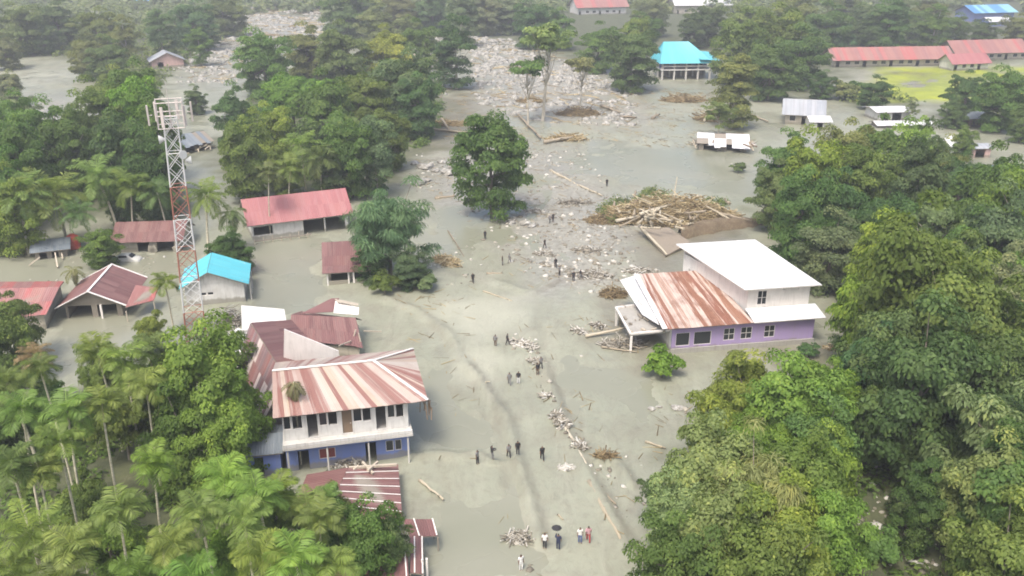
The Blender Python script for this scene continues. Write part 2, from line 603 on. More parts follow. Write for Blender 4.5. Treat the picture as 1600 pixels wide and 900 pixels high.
DAMP = [wpoly(p) for p in (
    [(980, 380), (1080, 340), (1190, 350), (1120, 400), (1080, 430), (1000, 430)],
    [(940, 470), (1000, 520), (1060, 560), (1000, 580), (940, 540)],
    [(640, 150), (760, 150), (780, 230), (640, 240)],
    [(1230, 540), (1310, 520), (1320, 590), (1240, 590)],
    [(1310, 860), (1500, 850), (1520, 1000), (1290, 1000)],
)]
BERMS = [wpoly(p) for p in (
    [(600, 468), (650, 485), (700, 522), (720, 562), (745, 592), (790, 655), (812, 735), (832, 800), (842, 850)],
    [(640, 715), (690, 712), (722, 716), (745, 708), (768, 724), (800, 727)],
    [(842, 560), (862, 612), (890, 690), (930, 765), (985, 860)],
    [(850, 262), (900, 290), (935, 305)],
    [(925, 715), (960, 718), (985, 760)],
    [(770, 440), (830, 460), (870, 440)],
)]

SILT = [wpoly(p) for p in ([(700, 470), (760, 450), (810, 470), (800, 520), (745, 545), (708, 520)], [(735, 555), (765, 570), (760, 605), (740, 590)], [(800, 790), (840, 800), (830, 850)])]
_r = random.Random(9)
RUTS = []
for u0, v0, u1, v1, wob in [(740, 600, 830, 860, 6), (762, 600, 845, 880, 6), (830, 440, 850, 560, 10), (850, 580, 900, 700, 5), (880, 600, 990, 860, 6), (860, 300, 800, 420, 14), (820, 280, 780, 400, 14), (640, 470, 720, 560, 6),
                            (940, 600, 860, 620, 8), (660, 600, 800, 700, 8), (680, 700, 720, 850, 6), (900, 760, 830, 800, 6), (980, 600, 900, 560, 6), (1010, 640, 960, 760, 5), (860, 240, 1000, 290, 6),
                            (900, 200, 1060, 220, 5), (760, 240, 800, 180, 5), (690, 330, 740, 400, 6), (720, 560, 640, 620, 6), (1040, 700, 990, 800, 5), (720, 780, 690, 900, 5)]:
    RUTS.append(wpoly([(lerp_(u0, u1, i / 9) + _r.uniform(-wob, wob) * (0.3 + i % 2), lerp_(v0, v1, i / 9)) for i in range(10)]))


def zone(x, y, polys, soft):
    v = np.zeros(x.shape)
    for p in polys:
        bx = [q[0] for q in p]
        by = [q[1] for q in p]
        sel = (x > min(bx) - 12) & (x < max(bx) + 12) & (y > min(by) - 12) & (y < max(by) + 12)
        if not sel.any():
            continue
        xs, ys = x[sel], y[sel]
        d = poly_dist(xs, ys, p)
        d = np.where(in_poly(xs, ys, p), d, -d)
        s = soft * (0.6 + ys / 120.0)
        v[sel] = np.maximum(v[sel], np.clip(0.5 + d / (2 * s) + (fbm(xs * 0.2, ys * 0.2, 41) - 0.5) * 1.6, 0, 1))
    return v


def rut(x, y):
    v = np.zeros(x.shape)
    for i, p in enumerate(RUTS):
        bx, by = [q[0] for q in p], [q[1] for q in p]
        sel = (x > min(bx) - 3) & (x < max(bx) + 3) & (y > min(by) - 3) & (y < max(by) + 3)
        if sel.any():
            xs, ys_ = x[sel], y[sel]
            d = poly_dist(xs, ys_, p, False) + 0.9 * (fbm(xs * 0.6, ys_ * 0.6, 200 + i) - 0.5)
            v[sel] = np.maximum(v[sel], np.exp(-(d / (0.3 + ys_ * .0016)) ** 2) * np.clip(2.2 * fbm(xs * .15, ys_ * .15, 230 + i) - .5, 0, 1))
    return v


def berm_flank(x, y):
    """shaded side of each mud ridge, put into the colour as darker wet mud"""
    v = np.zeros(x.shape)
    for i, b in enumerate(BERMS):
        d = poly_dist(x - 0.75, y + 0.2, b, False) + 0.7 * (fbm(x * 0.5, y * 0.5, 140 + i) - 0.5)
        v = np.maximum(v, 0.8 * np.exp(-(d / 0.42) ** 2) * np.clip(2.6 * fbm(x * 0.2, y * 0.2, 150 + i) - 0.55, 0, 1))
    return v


def height(x, y):
    x, y = np.atleast_1d(np.asarray(x, float)), np.atleast_1d(np.asarray(y, float))
    h = 0.09 + 0.42 * (fbm(x * 0.045, y * 0.045, 3) - 0.5) + 0.2 * (fbm(x * 0.25, y * 0.25, 11) - 0.5)
    h -= 0.24 * zone(x, y, LOW, 2.5)
    h += 0.06 * zone(x, y, VEG, 2.5)
    for i, b in enumerate(BERMS):
        d = poly_dist(x, y, b, False) + 0.5 * (fbm(x * 0.5, y * 0.5, 70 + i) - 0.5)
        h += 0.55 * np.exp(-(d / 0.5) ** 2) * (0.35 + 0.9 * fbm(x * 0.3, y * 0.3, 90 + i))
    h -= 0.1 * rut(x, y)
    far = np.clip((y - 700) / 300, 0, 1) + np.clip((np.abs(x) - 450) / 150, 0, 1)
    return h * np.clip(1 - far, 0, 1) + 0.02 * np.clip(far, 0, 1)


def hz(p):
    return float(height(p[0], p[1])[0])


def gp(u, v, dz=0.0):
    """a point resting on the ground at photo position (u, v)"""
    p = at(u, v)
    p.z = hz(p) + dz
    return p


ys = [-260.0, -160.0, -80.0, -20.0, 20.0]
y = 38.0
while y < 720:
    ys.append(y)
    y += max(0.42, 0.42 * (y / 60.0) ** 1.15)
ys += [760, 830, 950, 1150, 1500, 2100, 3000, 4500]
ys = np.array(ys)
nx = 380
sx = np.linspace(-1, 1, nx)
sx = np.sign(sx) * (0.72 * np.abs(sx) + 0.28 * np.abs(sx) ** 5)
hw = np.maximum(48 + np.maximum(ys, 0) * 0.92, 90) * 1.0
GX = sx[None, :] * hw[:, None]
GY = np.repeat(ys[:, None], nx, 1)
gx, gy = GX.ravel(), GY.ravel()
gz = height(gx, gy)
veg = zone(gx, gy, VEG, 3.0)
idx = np.arange(len(gx)).reshape(GX.shape)
q = np.stack([idx[:-1, :-1], idx[:-1, 1:], idx[1:, 1:], idx[1:, :-1]], -1).reshape(-1, 4)
veg = np.where(gy > 640, 1.0, veg)
ground = link('ground', fast_mesh('ground', np.stack([gx, gy, gz], 1), 4, q.ravel(), M['mud_ground'],
              {'veg': veg, 'meadow': zone(gx, gy, MEADOW, 1.5), 'grit': zone(gx, gy, GRIT, 3.5), 'damp_shade': np.maximum(np.maximum(zone(gx, gy, DAMP, 2.0), 0.5 * rut(gx, gy)), berm_flank(gx, gy)), 'silt': zone(gx, gy, SILT, 3.0)}, smooth=True))  # ruts are tinted darker here to stand in for their weak shading
tag(ground, 'pale grey flood mud and stony silt spread across the village', None, None, 'structure')
b = MB()
b.poly([(-260, 30, -0.02), (260, 30, -0.02), (420, 420, -0.02), (-420, 420, -0.02)])
tag(b.build('flood_water', M['silty_water']), 'shallow silty flood water standing in the low ground', None, None, 'structure')

# ------------------------------------------------------------------ building parts


def lerp(a, b, t):
    return a + (b - a) * t


def slab(mb, quad, th, mi=0):
    """a plate of thickness th under a (roughly planar) top quad given counter-clockwise from above"""
    n = (quad[1] - quad[0]).cross(quad[3] - quad[0])
    if n.length < 1e-6:
        n = (quad[2] - quad[1]).cross(quad[3] - quad[1])
    n.normalize()
    if n.z < 0:
        n = -n
    mb.hexa([p - n * th for p in quad], quad, mi)


def roof_plane(house, roof, quad, mat, sheet=0.8, rows=2, seed=0, lift=0.05, miss=0.0, ragged=0.0, rib=0.03, ribs=3):
    """quad = eave start, eave end, ridge end, ridge start; every roofing sheet is an object of its own under the roof"""
    rg = random.Random(seed)
    E0, E1, R1, R0 = [Vector(p) for p in quad]
    W = max((E1 - E0).length, (R1 - R0).length)
    L = max((R0 - E0).length, (R1 - E1).length)
    n = max(1, round(W / sheet))
    nrm = (E1 - E0).cross(R0 - E0)
    if nrm.length < 1e-3:
        nrm = (E1 - E0).cross(R1 - E0)
    nrm.normalize()
    if nrm.z < 0:
        nrm = -nrm
    for j in range(rows):
        for i in range(n):
            if rg.random() < miss:
                continue
            t0, t1 = j / rows - (0.02 if j else 0.0), (j + 1) / rows
            if j == 0:
                t0 -= rg.uniform(0, ragged)
            tw = rg.uniform(-0.008, 0.012)
            pts, uvs = [], []
            m = 2 * ribs
            for k in range(m + 1):
                s = (i + (k / m) * (1.0 if i == n - 1 else 1.0)) / n
                a, c = lerp(E0, E1, s), lerp(R0, R1, s)
                o = nrm * (lift + rib * (k % 2) + 0.012 * j + tw)
                for tt in (t0, t1):
                    pts.append(lerp(a, c, tt) + o)
                    uvs.append((s * W, tt * L))
            mb = MB(house.location)
            mb.add(pts, [(2 * k, 2 * k + 2, 2 * k + 3, 2 * k + 1) for k in range(m)], 0, uvs)
            mb.build('roof_sheet', M[mat], roof)


def wall(house, A, B, z0, z1, mat, openings=(), th=0.18, name='wall', frame='trim_white', pane='window_glass'):
    """a wall from A to B with real openings; openings: (s0, s1, z0, z1, kind) with s in metres from A, z above z0.
    Outside is to the right of A->B. kind: window, grid_window, door, open, curtain"""
    A, B = Vector((A[0], A[1], 0)), Vector((B[0], B[1], 0))
    L = (B - A).length
    if L < 0.05:
        return None
    X = (B - A) / L
    N = Vector((X.y, -X.x, 0))
    Z = Vector((0, 0, 1))
    base = house.location.z
    ops = [(max(0.02, o[0]), min(L - 0.02, o[1]), o[2], min(o[3], z1 - z0 - 0.02), o[4]) for o in openings if o[0] < L - 0.1]
    xs = sorted({0.0, L} | {o[0] for o in ops} | {o[1] for o in ops})
    zs = sorted({0.0, z1 - z0} | {o[2] for o in ops} | {o[3] for o in ops})

    def filled(i, j):
        if i < 0 or j < 0 or i >= len(xs) - 1 or j >= len(zs) - 1:
            return False
        cx, cz = (xs[i] + xs[i + 1]) / 2, (zs[j] + zs[j + 1]) / 2
        return not any(o[0] < cx < o[1] and o[2] < cz < o[3] for o in ops)

    def P(s, z, off):
        return A + X * s + N * off + Z * (base + z0 + z)
    mb = MB(house.location)
    for i in range(len(xs) - 1):
        for j in range(len(zs) - 1):
            if not filled(i, j):
                continue
            a, c, d, e = xs[i], xs[i + 1], zs[j], zs[j + 1]
            mb.poly([P(a, d, 0), P(c, d, 0), P(c, e, 0), P(a, e, 0)])
            mb.poly([P(c, d, -th), P(a, d, -th), P(a, e, -th), P(c, e, -th)])
            if not filled(i - 1, j):
                mb.poly([P(a, d, -th), P(a, d, 0), P(a, e, 0), P(a, e, -th)])
            if not filled(i + 1, j):
                mb.poly([P(c, d, 0), P(c, d, -th), P(c, e, -th), P(c, e, 0)])
            if not filled(i, j - 1):
                mb.poly([P(a, d, -th), P(c, d, -th), P(c, d, 0), P(a, d, 0)])
            if not filled(i, j + 1):
                mb.poly([P(a, e, 0), P(c, e, 0), P(c, e, -th), P(a, e, -th)])
    w = mb.build(name, M[mat], house)
    for (a, c, d, e, kind) in ops:
        if kind in ('window', 'grid_window', 'curtain'):
            fm = MB(house.location)
            t_ = 0.06
            off = -th * 0.5
            bars = [((a + c) / 2, d + t_ / 2, (c - a) / 2 - 0.004, t_ / 2), ((a + c) / 2, e - t_ / 2, (c - a) / 2 - 0.004, t_ / 2),
                    (a + t_ / 2, (d + e) / 2, t_ / 2, (e - d) / 2 - t_ - 0.002), (c - t_ / 2, (d + e) / 2, t_ / 2, (e - d) / 2 - t_ - 0.002)]
            if kind == 'grid_window':
                bars += [((a + c) / 2, (d + e) / 2, (c - a) / 2 - t_ - 0.002, 0.03), (lerp(a, c, 0.5), (d + e) / 2, 0.03, (e - d) / 2 - t_ - 0.002)]
            for bi, (cx, cz, hx, hh) in enumerate(bars):
                fm.box(P(cx, cz, off), X * hx, N * (0.04 + 0.003 * (bi % 3)), Z * hh)
            wo = fm.build('window', M[frame], house)
            pm = MB(house.location)
            pm.box(P((a + c) / 2, (d + e) / 2, off - 0.02), X * ((c - a) / 2 - 0.01), N * 0.008, Z * ((e - d) / 2 - 0.01))
            pm.build('pane' if kind != 'curtain' else 'curtain', M['curtain_red' if kind == 'curtain' else pane], wo)
        elif kind == 'door':
            dm = MB(house.location)
            dm.box(P((a + c) / 2, (d + e) / 2, -th * 0.7), X * ((c - a) / 2 - 0.01), N * 0.03, Z * ((e - d) / 2 - 0.01))
            do = dm.build('door', M['timber_brown'], house)
            hm = MB(house.location)
            hm.box(P(c - 0.15, d + 1.0, -th * 0.7 + 0.06), X * 0.06, N * 0.03, Z * 0.02)
            hm.build('handle', M['antenna_grey'], do)
    return w


def frame_of(A, B, D, dvec=None):
    A, B = Vector((A[0], A[1], 0)), Vector((B[0], B[1], 0))
    X = (B - A).normalized()
    Y = Vector((-X.y, X.x, 0)) if dvec is None else Vector((dvec[0], dvec[1], 0)).normalized()
    return A, B, X, Y, A + Y * D, B + Y * D


def gable_roof(house, corners, X, Y, H, rise, ov, mat, along='x', hip0=0.0, hip1=0.0, k=0.5, caps=None, sheet=0.8, rows=2, seed=0, deck='timber_grey',
               gable=None, miss=0.0, ragged=0.0, ovg=None):
    """corners FL, FR, BR, BL in plan. along='x': the ridge runs from left to right; 'y': from front to back. hip0/hip1: hipped run at each end"""
    ovg = ov if ovg is None else ovg
    FL, FR, BR, BL = [Vector((p[0], p[1], house.location.z + H)) for p in corners]
    if along == 'x':
        p0, p1, p2, p3 = FL, FR, BR, BL       # eave A: p0-p1, eave B: p2-p3
        U, V = X, Y
    else:
        p0, p1, p2, p3 = BL, FL, FR, BR       # left eave p0-p1 , right eave p2-p3
        U, V = -Y, X
    span = (p3 - p0).length
    drop = rise / (span * k) * ov
    e0, e1 = p0 - U * ovg - V * ov, p1 + U * ovg - V * ov
    e3, e2 = p3 - U * ovg + V * ov, p2 + U * ovg + V * ov
    for e in (e0, e1, e2, e3):
        e.z -= drop
    r0, r1 = lerp(p0, p3, k) - U * ovg, lerp(p1, p2, k) + U * ovg
    r0.z += rise
    r1.z += rise
    r0, r1 = r0 + U * hip0, r1 - U * hip1
    mb = MB(house.location)
    slab(mb, [e0, e1, r1, r0], 0.06)
    slab(mb, [e2, e3, r0, r1], 0.06)
    if hip0:
        slab(mb, [e3, e0, r0, r0 + Vector((0, 0, 0.001))], 0.06)
    if hip1:
        slab(mb, [e1, e2, r1, r1 + Vector((0, 0, 0.001))], 0.06)
    roof = mb.build('roof', M[deck], house)
    roof_plane(house, roof, (e0, e1, r1, r0), mat, sheet, rows, seed, miss=miss, ragged=ragged)
    roof_plane(house, roof, (e2, e3, r0, r1), mat, sheet, rows, seed + 1, miss=miss, ragged=ragged)
    if hip0:
        roof_plane(house, roof, (e3, e0, r0, r0), mat, sheet, 1, seed + 2)
    if hip1:
        roof_plane(house, roof, (e1, e2, r1, r1), mat, sheet, 1, seed + 3)
    up = Vector((0, 0, 0.13))
    lines = [(r0, r1)]
    if caps:
        if hip0:
            lines += [(e3, r0), (e0, r0)]
        if hip1:
            lines += [(e1, r1), (e2, r1)]
        if caps == 'verge':
            lines += [(e1, r1), (e2, r1), (e0, r0), (e3, r0)]
        for a, c in lines:
            cm = MB(house.location)
            d = (c - a).normalized()
            sd_ = d.cross(Vector((0, 0, 1))).normalized()
            cm.box((a + c) / 2 + up, d * ((c - a).length / 2), sd_ * 0.14, Vector((0, 0, 0.04)))
            cm.build('ridge_cap', M['trim_white'], roof)
    if gable:
        for (a, c, hip) in ((p0, p3, hip0), (p1, p2, hip1)):
            if hip:
                continue
            ap = lerp(a, c, k) + Vector((0, 0, rise - 0.1))
            gm = MB(house.location)
            w = (U * 0.08)
            gm.add([a - w, c - w, ap - w, a + w, c + w, ap + w], [(0, 1, 2), (5, 4, 3), (0, 3, 4, 1), (1, 4, 5, 2), (2, 5, 3, 0)])
            gm.build('gable', M[gable], house)
    return roof


def rect_house(name, label, cat, A, B, D, H, rise, wallmat, roofmat, along='x', ov=0.6, front=(), left=(), right=(), hip0=0, hip1=0, k=0.5, caps=None, sheet=0.8,
               rows=2, seed=0, group=None, gable=None, dvec=None, miss=0.0, ragged=0.0, backless=False, floor=True):
    A, B, X, Y, BL, BR = frame_of(A, B, D, dvec)
    g = hz((A + B + BL + BR) / 4)
    loc = (A + B + BL + BR) / 4
    h = thing(name, (loc.x, loc.y, g - 0.02), label, cat, group)
    T = 0.18
    i1, i2 = X * T, Y * T
    wall(h, A, B, -0.3, H, wallmat, [(o[0], o[1], o[2] + 0.3, o[3] + 0.3, o[4]) for o in front])
    wall(h, B + i2, BR - i2, -0.3, H, wallmat, [(o[0], o[1], o[2] + 0.3, o[3] + 0.3, o[4]) for o in right])
    wall(h, BR, BL, -0.3, H, wallmat)
    wall(h, BL - i2, A + i2, -0.3, H, wallmat, [(o[0], o[1], o[2] + 0.3, o[3] + 0.3, o[4]) for o in left])
    gable_roof(h, (A, B, BR, BL), X, Y, H + 0.03, rise, ov, roofmat, along, hip0, hip1, k, caps, sheet, rows, seed, gable=gable or wallmat, miss=miss, ragged=ragged)
    return h, A, B, X, Y, BL, BR


def post(house, p, z0, z1, mat='trim_white', w=0.09, name='post'):
    mb = MB(house.location)
    zb = house.location.z
    mb.box(Vector((p[0], p[1], zb + (z0 + z1) / 2)), (w, 0, 0), (0, w, 0), (0, 0, (z1 - z0) / 2))
    return mb.build(name, M[mat], house)


def beam(house, a, b, mat='trim_white', w=0.08, name='beam', h=None):
    a, b = Vector(a), Vector(b)
    d = (b - a).normalized()
    s = d.cross(Vector((0, 0, 1)))
    s = s.normalized() if s.length > 1e-4 else Vector((1, 0, 0))
    mb = MB(house.location)
    mb.box((a + b) / 2, d * ((b - a).length / 2), s * w, s.cross(d) * (h or w))
    return mb.build(name, M[mat], house)

# ------------------------------------------------------------------ buildings, near
def above(p, z):
    return Vector((p[0], p[1], z))


# two-storey shop house with the blue ground floor
A, B, X, Y, BL, BR = frame_of(at(450, 738), at(641, 714), 9.5)
W = (B - A).length
g = hz((A + B + BL + BR) / 4) - 0.02
c4 = (A + B + BL + BR) / 4
h = thing('shop_house', (c4.x, c4.y, g), 'two-storey shop house with blue ground floor, white upper floor and pink-striped tin roof', 'house')
f = lambda s: (s - 285) / 577.0 * W
low = [(f(338), f(388), 0.3, 2.4, 'open'), (f(435), f(512), 1.25, 2.35, 'curtain'), (f(652), f(702), 0.3, 2.4, 'open'), (f(748), f(786), 1.2, 2.35, 'window'), (f(792), f(824), 1.2, 2.35, 'window')]
wall(h, A, B, -0.3, 3.05, 'plaster_blue', low)
wall(h, B + Y * .18, BR - Y * .18, -0.3, 3.05, 'plaster_blue', [(2, 3.2, 1.2, 2.3, 'window')])
wall(h, BR, BL, -0.3, 3.05, 'plaster_blue')
wall(h, BL - Y * .18, A + Y * .18, -0.3, 3.05, 'plaster_blue')
mb = MB(h.location)                                      # floor slab and walkway between the storeys
zz = Vector((0, 0, g + 3.05))
slab(mb, [p + zz + Vector((0, 0, .24)) for p in (A - Y * 1.3 - X * .15, B - Y * 1.3 + X * .25, BR + X * .25, BL - X * .15)], 0.235)
mb.build('floor_slab', M['concrete_pale'], h)
mb = MB(h.location)
mb.box((A + B) / 2 - Y * 1.22 + X * .05 + Vector((0, 0, g + 3.5)), X * (W / 2 + .15), Y * 0.05, Vector((0, 0, .16)))
mb.build('parapet', M['plaster_white'], h)
up = []
for a, c, z0, z1, kd in ((288, 322, 1.15, 2.75, 'window'), (330, 371, 1.15, 2.75, 'open'), (395, 441, 0.08, 2.75, 'open'), (449, 487, 1.15, 2.75, 'window'), (492, 531, 1.15, 2.75, 'open'),
                         (554, 600, 0.08, 2.75, 'door'), (605, 647, 1.15, 2.75, 'window'), (651, 687, 1.15, 2.75, 'open'), (711, 757, 0.08, 2.75, 'open'), (765, 801, 1.15, 2.75, 'window'), (807, 840, 1.15, 2.75, 'open')):
    up.append((f(a), f(c), z0, z1, kd))
wall(h, A, B, 3.3, 6.4, 'plaster_white', up)
wall(h, B + Y * .18, BR - Y * .18, 3.3, 6.4, 'plaster_white', [(2, 3.2, 1, 2.1, 'window'), (5, 6.2, 1, 2.1, 'window')])
wall(h, BR, BL, 3.3, 6.4, 'plaster_white')
wall(h, BL - Y * .18, A + Y * .18, 3.3, 6.4, 'plaster_white')
for s in (0.02, 0.33, 0.66, 0.98):
    p = lerp(A, B, s) - Y * 1.1
    post(h, p, -0.3, 2.8, 'concrete_pale', 0.07)
gable_roof(h, (A, B + X * 1.1, BR + X * 1.1, BL), X, Y, 6.43, 1.6, 0.7, 'roof_pink_stripe', 'x', 0, 4.4, 0.5, 'ridge', 0.5, 1, 11, gable='plaster_white', ragged=0.012)
# lean-to of splintered battens hanging off the right eave
rg = random.Random(3)
for i in range(9):
    p = B + X * (1.3 + rg.uniform(0, 1.0)) + Y * rg.uniform(-0.6, 1.5)
    z1_ = rg.uniform(5.2, 5.9)
    beam(h, above(p, g + z1_), above(p + X * rg.uniform(-.3, .5) - Y * rg.uniform(0, .4), g + z1_ - rg.uniform(.7, 1.6)), 'timber_brown', 0.04, 'batten')

# annex with a blue wall, left of the shop house
rect_house('annex', 'low blue annex with a grey tin roof half hidden behind palms', 'house', at(386, 747), at(441, 741), 4.5, 2.4, 0.6, 'plaster_blue', 'roof_dull_zinc', front=[(0.8, 1.6, 0, 2, 'open')], seed=21, ov=0.3)

# brown-striped wing and white gable wall behind the shop house
c4 = at(425, 590, 3)
h = thing('house_wing', (c4.x, c4.y, hz(c4)), 'house with brown striped tin roof and tall white gable wall behind the shop house', 'house')
E0, E1, R1, R0 = at(371, 566, 3.6), at(414, 655, 3.6), at(446, 590, 6.2), at(392, 505, 6.2)
mb = MB(h.location)
slab(mb, [E0, E1, R1, R0], 0.06)
E3, E2 = at(455, 500, 3.6), at(520, 575, 3.6)
slab(mb, [E2, E3, R0 , R1 ], 0.06)
roof = mb.build('roof', M['timber_grey'], h)
roof_plane(h, roof, (E0, E1, R1, R0), 'roof_brown_stripe', 0.7, 2, 31)
roof_plane(h, roof, (E2, E3, R0, R1), 'roof_brown_red', 0.8, 2, 32)
bz = h.location.z
pts = [E0, E1, E2, E3]
for i in range(4):
    a, c = pts[i], pts[(i + 1) % 4]
    cc = (pts[0] + pts[1] + pts[2] + pts[3]) / 4
    wall(h, lerp(a, cc, .08), lerp(c, cc, .08), -0.3, 3.3 - bz, 'plaster_cream')
mb = MB(h.location)
n = Vector((0.2, -1, 0)).normalized() * 0.1
y0 = at(450, 560, 5.6).y
q4 = []
for u, v in ((443, 575), (532, 566), (529, 548), (444, 514)):      # corners of a vertical wall running right and slightly back
    x, w_ = (u - 800) / F_PX, (450 - v) / F_PX
    yy = y0 + (u - 443) * .012
    t_ = yy / (CT + ST * w_)
    q4.append(Vector((x * t_, yy, CAM_H + (-ST + CT * w_) * t_)))
mb.hexa([p - n for p in q4], [p + n for p in q4])
mb.build('gable', M['trim_white'], h)

# collapsed dark red roof behind it
c4 = at(505, 520, 2)
h = thing('collapsed_house', (c4.x, c4.y, hz(c4)), 'collapsed house with dark red tin roof and broken pale gable sheets', 'house')
E0, E1, R1, R0 = at(452, 529, 2.4), at(567, 543, 2.0), at(556, 497, 3.7), at(455, 492, 4.0)
mb = MB(h.location)
slab(mb, [E0, E1, R1, R0], 0.06)
Bk0, Bk1 = at(470, 487, 2.6), at(566, 500, 2.2)
slab(mb, [Bk1, Bk0, R0, R1], 0.06)
roof = mb.build('roof', M['timber_grey'], h)
roof_plane(h, roof, (E0, E1, R1, R0), 'roof_brown_red', 0.8, 2, 41, ragged=0.03)
roof_plane(h, roof, (Bk1, Bk0, R0, R1), 'roof_brown_red', 0.8, 1, 42)
for i, (a, b_, c_, d_) in enumerate([((470, 490, 4.0), (520, 487, 4.1), (530, 466, 4.9), (518, 466, 5.0)), ((521, 489, 4.0), (560, 492, 3.5), (561, 480, 4.0), (524, 470, 4.9)), ((528, 472, 4.9), (560, 477, 4.3), (560, 474, 4.2), (522, 466, 4.9))]):
    mb = MB(h.location)
    slab(mb, [at(*a), at(*b_), at(*c_), at(*d_)], 0.05)
    o = mb.build('loose_roof_panel', M[['roof_brown_red', 'trim_white', 'timber_pale'][i]], h)
beam(h, at(568, 517, 1.8), at(596, 518, 1.2), 'timber_pale', 0.07)
for (u, v, u2, v2) in ((556, 515, 549, 540), (560, 520, 566, 544), (470, 490, 558, 498), (530, 540, 562, 528)):
    beam(h, at(u, v, 3.4), at(u2, v2, 1.6), 'timber_pale', 0.06, 'rafter')
bz = h.location.z
ins = [lerp(p, (E0 + E1 + Bk0 + Bk1) / 4, .12) for p in (E0, E1, Bk1, Bk0)]
for i in range(4):
    wall(h, ins[i], ins[(i + 1) % 4], -0.3, 1.7 - bz, 'plaster_cream', [(1.5, 3.0, .4, 1.6, 'open')])

# low building with white concrete flat roofs
c4 = at(385, 515, 3)
h = thing('flat_roof_house', (c4.x, c4.y, hz(c4)), 'low house with white flat concrete roof next to the cyan-roofed house', 'house')
for i, (qd, zr) in enumerate(((((378, 516), (448, 505), (444, 483), (377, 477)), 3.0), (((316, 545), (376, 558), (396, 522), (372, 512)), 2.6))):
    q4 = [at(u, v, zr) for u, v in qd]
    mb = MB(h.location)
    slab(mb, q4, 0.18)
    mb.build('roof_slab', M['roof_white' if 0 else 'plaster_white'], h)
    cc = (q4[0] + q4[1] + q4[2] + q4[3]) / 4
    q5 = [lerp(p, cc, .05) for p in q4]
    for j in range(4):
        wall(h, q5[j], q5[(j + 1) % 4], -0.3, zr - 0.185 - h.location.z, 'plaster_white')

# white and cyan house
A_, B_ = at(293, 479), at(384, 471)
h, A, B, X, Y, BL, BR = rect_house('cyan_roof_house', 'small white house under a bright cyan tin roof beside the mast', 'house', A_, B_, 6.5, 3.0, 1.7, 'plaster_white', 'roof_cyan', 'y', 0.7,
                                   front=[(1.9, 2.6, 1.3, 1.75, 'window'), (2.7, 3.5, 1.3, 1.75, 'window')], right=[(1, 2, 0, 2, 'open'), (3.2, 4.4, .9, 2, 'open')], seed=51, k=0.42, sheet=0.9, gable='plaster_white')
for i in range(3):
    p = B + X * 0.75 + Y * (0.5 + 2.2 * i)
    post(h, p, -0.3, 2.4, 'concrete_pale', 0.08)

# brown house with white ridge caps
dv = at(184, 421, 3.6) - at(149, 462, 3.6)
h, A, B, X, Y, BL, BR = rect_house('brown_house', 'brown tin-roofed house with white ridge caps and open front porch', 'house', at(105, 497), at(193, 493), 8.0, 2.1, 1.7, 'timber_grey', 'roof_brown_red', 'y', 0.9,
                                   front=[(0.3, 3.2, 0.0, 1.7, 'open'), (3.9, 6.3, 0.0, 1.7, 'open')], seed=61, caps='verge', dvec=dv, sheet=0.8, gable='timber_grey')
mb = MB(h.location)
q4 = [at(196, 481, 1.9), at(240, 470, 1.6), at(248, 450, 2.4), at(212, 446, 2.9)]
slab(mb, q4, 0.06)
rf = mb.build('lean_to_roof', M['timber_grey'], h)
roof_plane(h, rf, q4, 'roof_far_red', 0.7, 1, 62)
for p in q4[:2]:
    post(h, p, -0.3, 1.5, 'timber_pale', .06)
post(h, at(161, 497), -0.3, 1.9, 'trim_white', .12)

# red roof at the left edge
q4 = [at(-40, 503, 2.2), at(72, 492, 2.2), at(93, 449, 3.6), at(-20, 452, 3.6)]
c4 = (q4[0] + q4[2]) / 2
h = thing('red_roof_house', (c4.x, c4.y, hz(c4)), 'house with faded red tin roof cut off by the left edge of the view', 'house')
q5 = [q4[3], q4[2], at(100, 440, 2.2), at(-10, 441, 2.2)]
mb = MB(h.location)
slab(mb, q4, .06)
slab(mb, [q5[2], q5[3], q5[0], q5[1]], .06)
rf = mb.build('roof', M['timber_grey'], h)
roof_plane(h, rf, q4, 'roof_far_red', .8, 2, 71)
roof_plane(h, rf, (q5[2], q5[3], q5[0], q5[1]), 'roof_far_red', .8, 1, 72)
pl = [q4[0], q4[1], q5[2], q5[3]]
cc = (pl[0] + pl[1] + pl[2] + pl[3]) / 4
pl = [lerp(p, cc, .1) for p in pl]
for j in range(4):
    wall(h, pl[j], pl[(j + 1) % 4], -.3, 1.9 - h.location.z, 'plaster_cream')

# long brown-red house with broken front
h, A, B, X, Y, BL, BR = rect_house('broken_front_house', 'long brown-red tin-roofed house with its front wall torn open', 'house', at(184, 395), at(283, 392), 6.5, 2.2, 1.7, 'plaster_cream', 'roof_brown_red', 'x', 0.7,
                                   front=[(3.1, 4.9, 0.0, 1.75, 'open'), (6.0, 8.6, 0.0, 1.6, 'open'), (6.5, 8.0, 1.62, 2.05, 'open')], seed=81, ragged=.02, gable='plaster_cream')
for s, r_ in ((5.5, .3), (5.2, -.2), (8.9, .25)):
    mb = MB(h.location)
    mb.box(A + X * s - Y * .3 + Vector((0, 0, h.location.z + .5)), X * .45 + Vector((0, 0, r_)), Y * .08, Vector((0, 0, .55)) - X * r_ * .5)
    mb.build('broken_wall_piece', M['plaster_cream'], h)

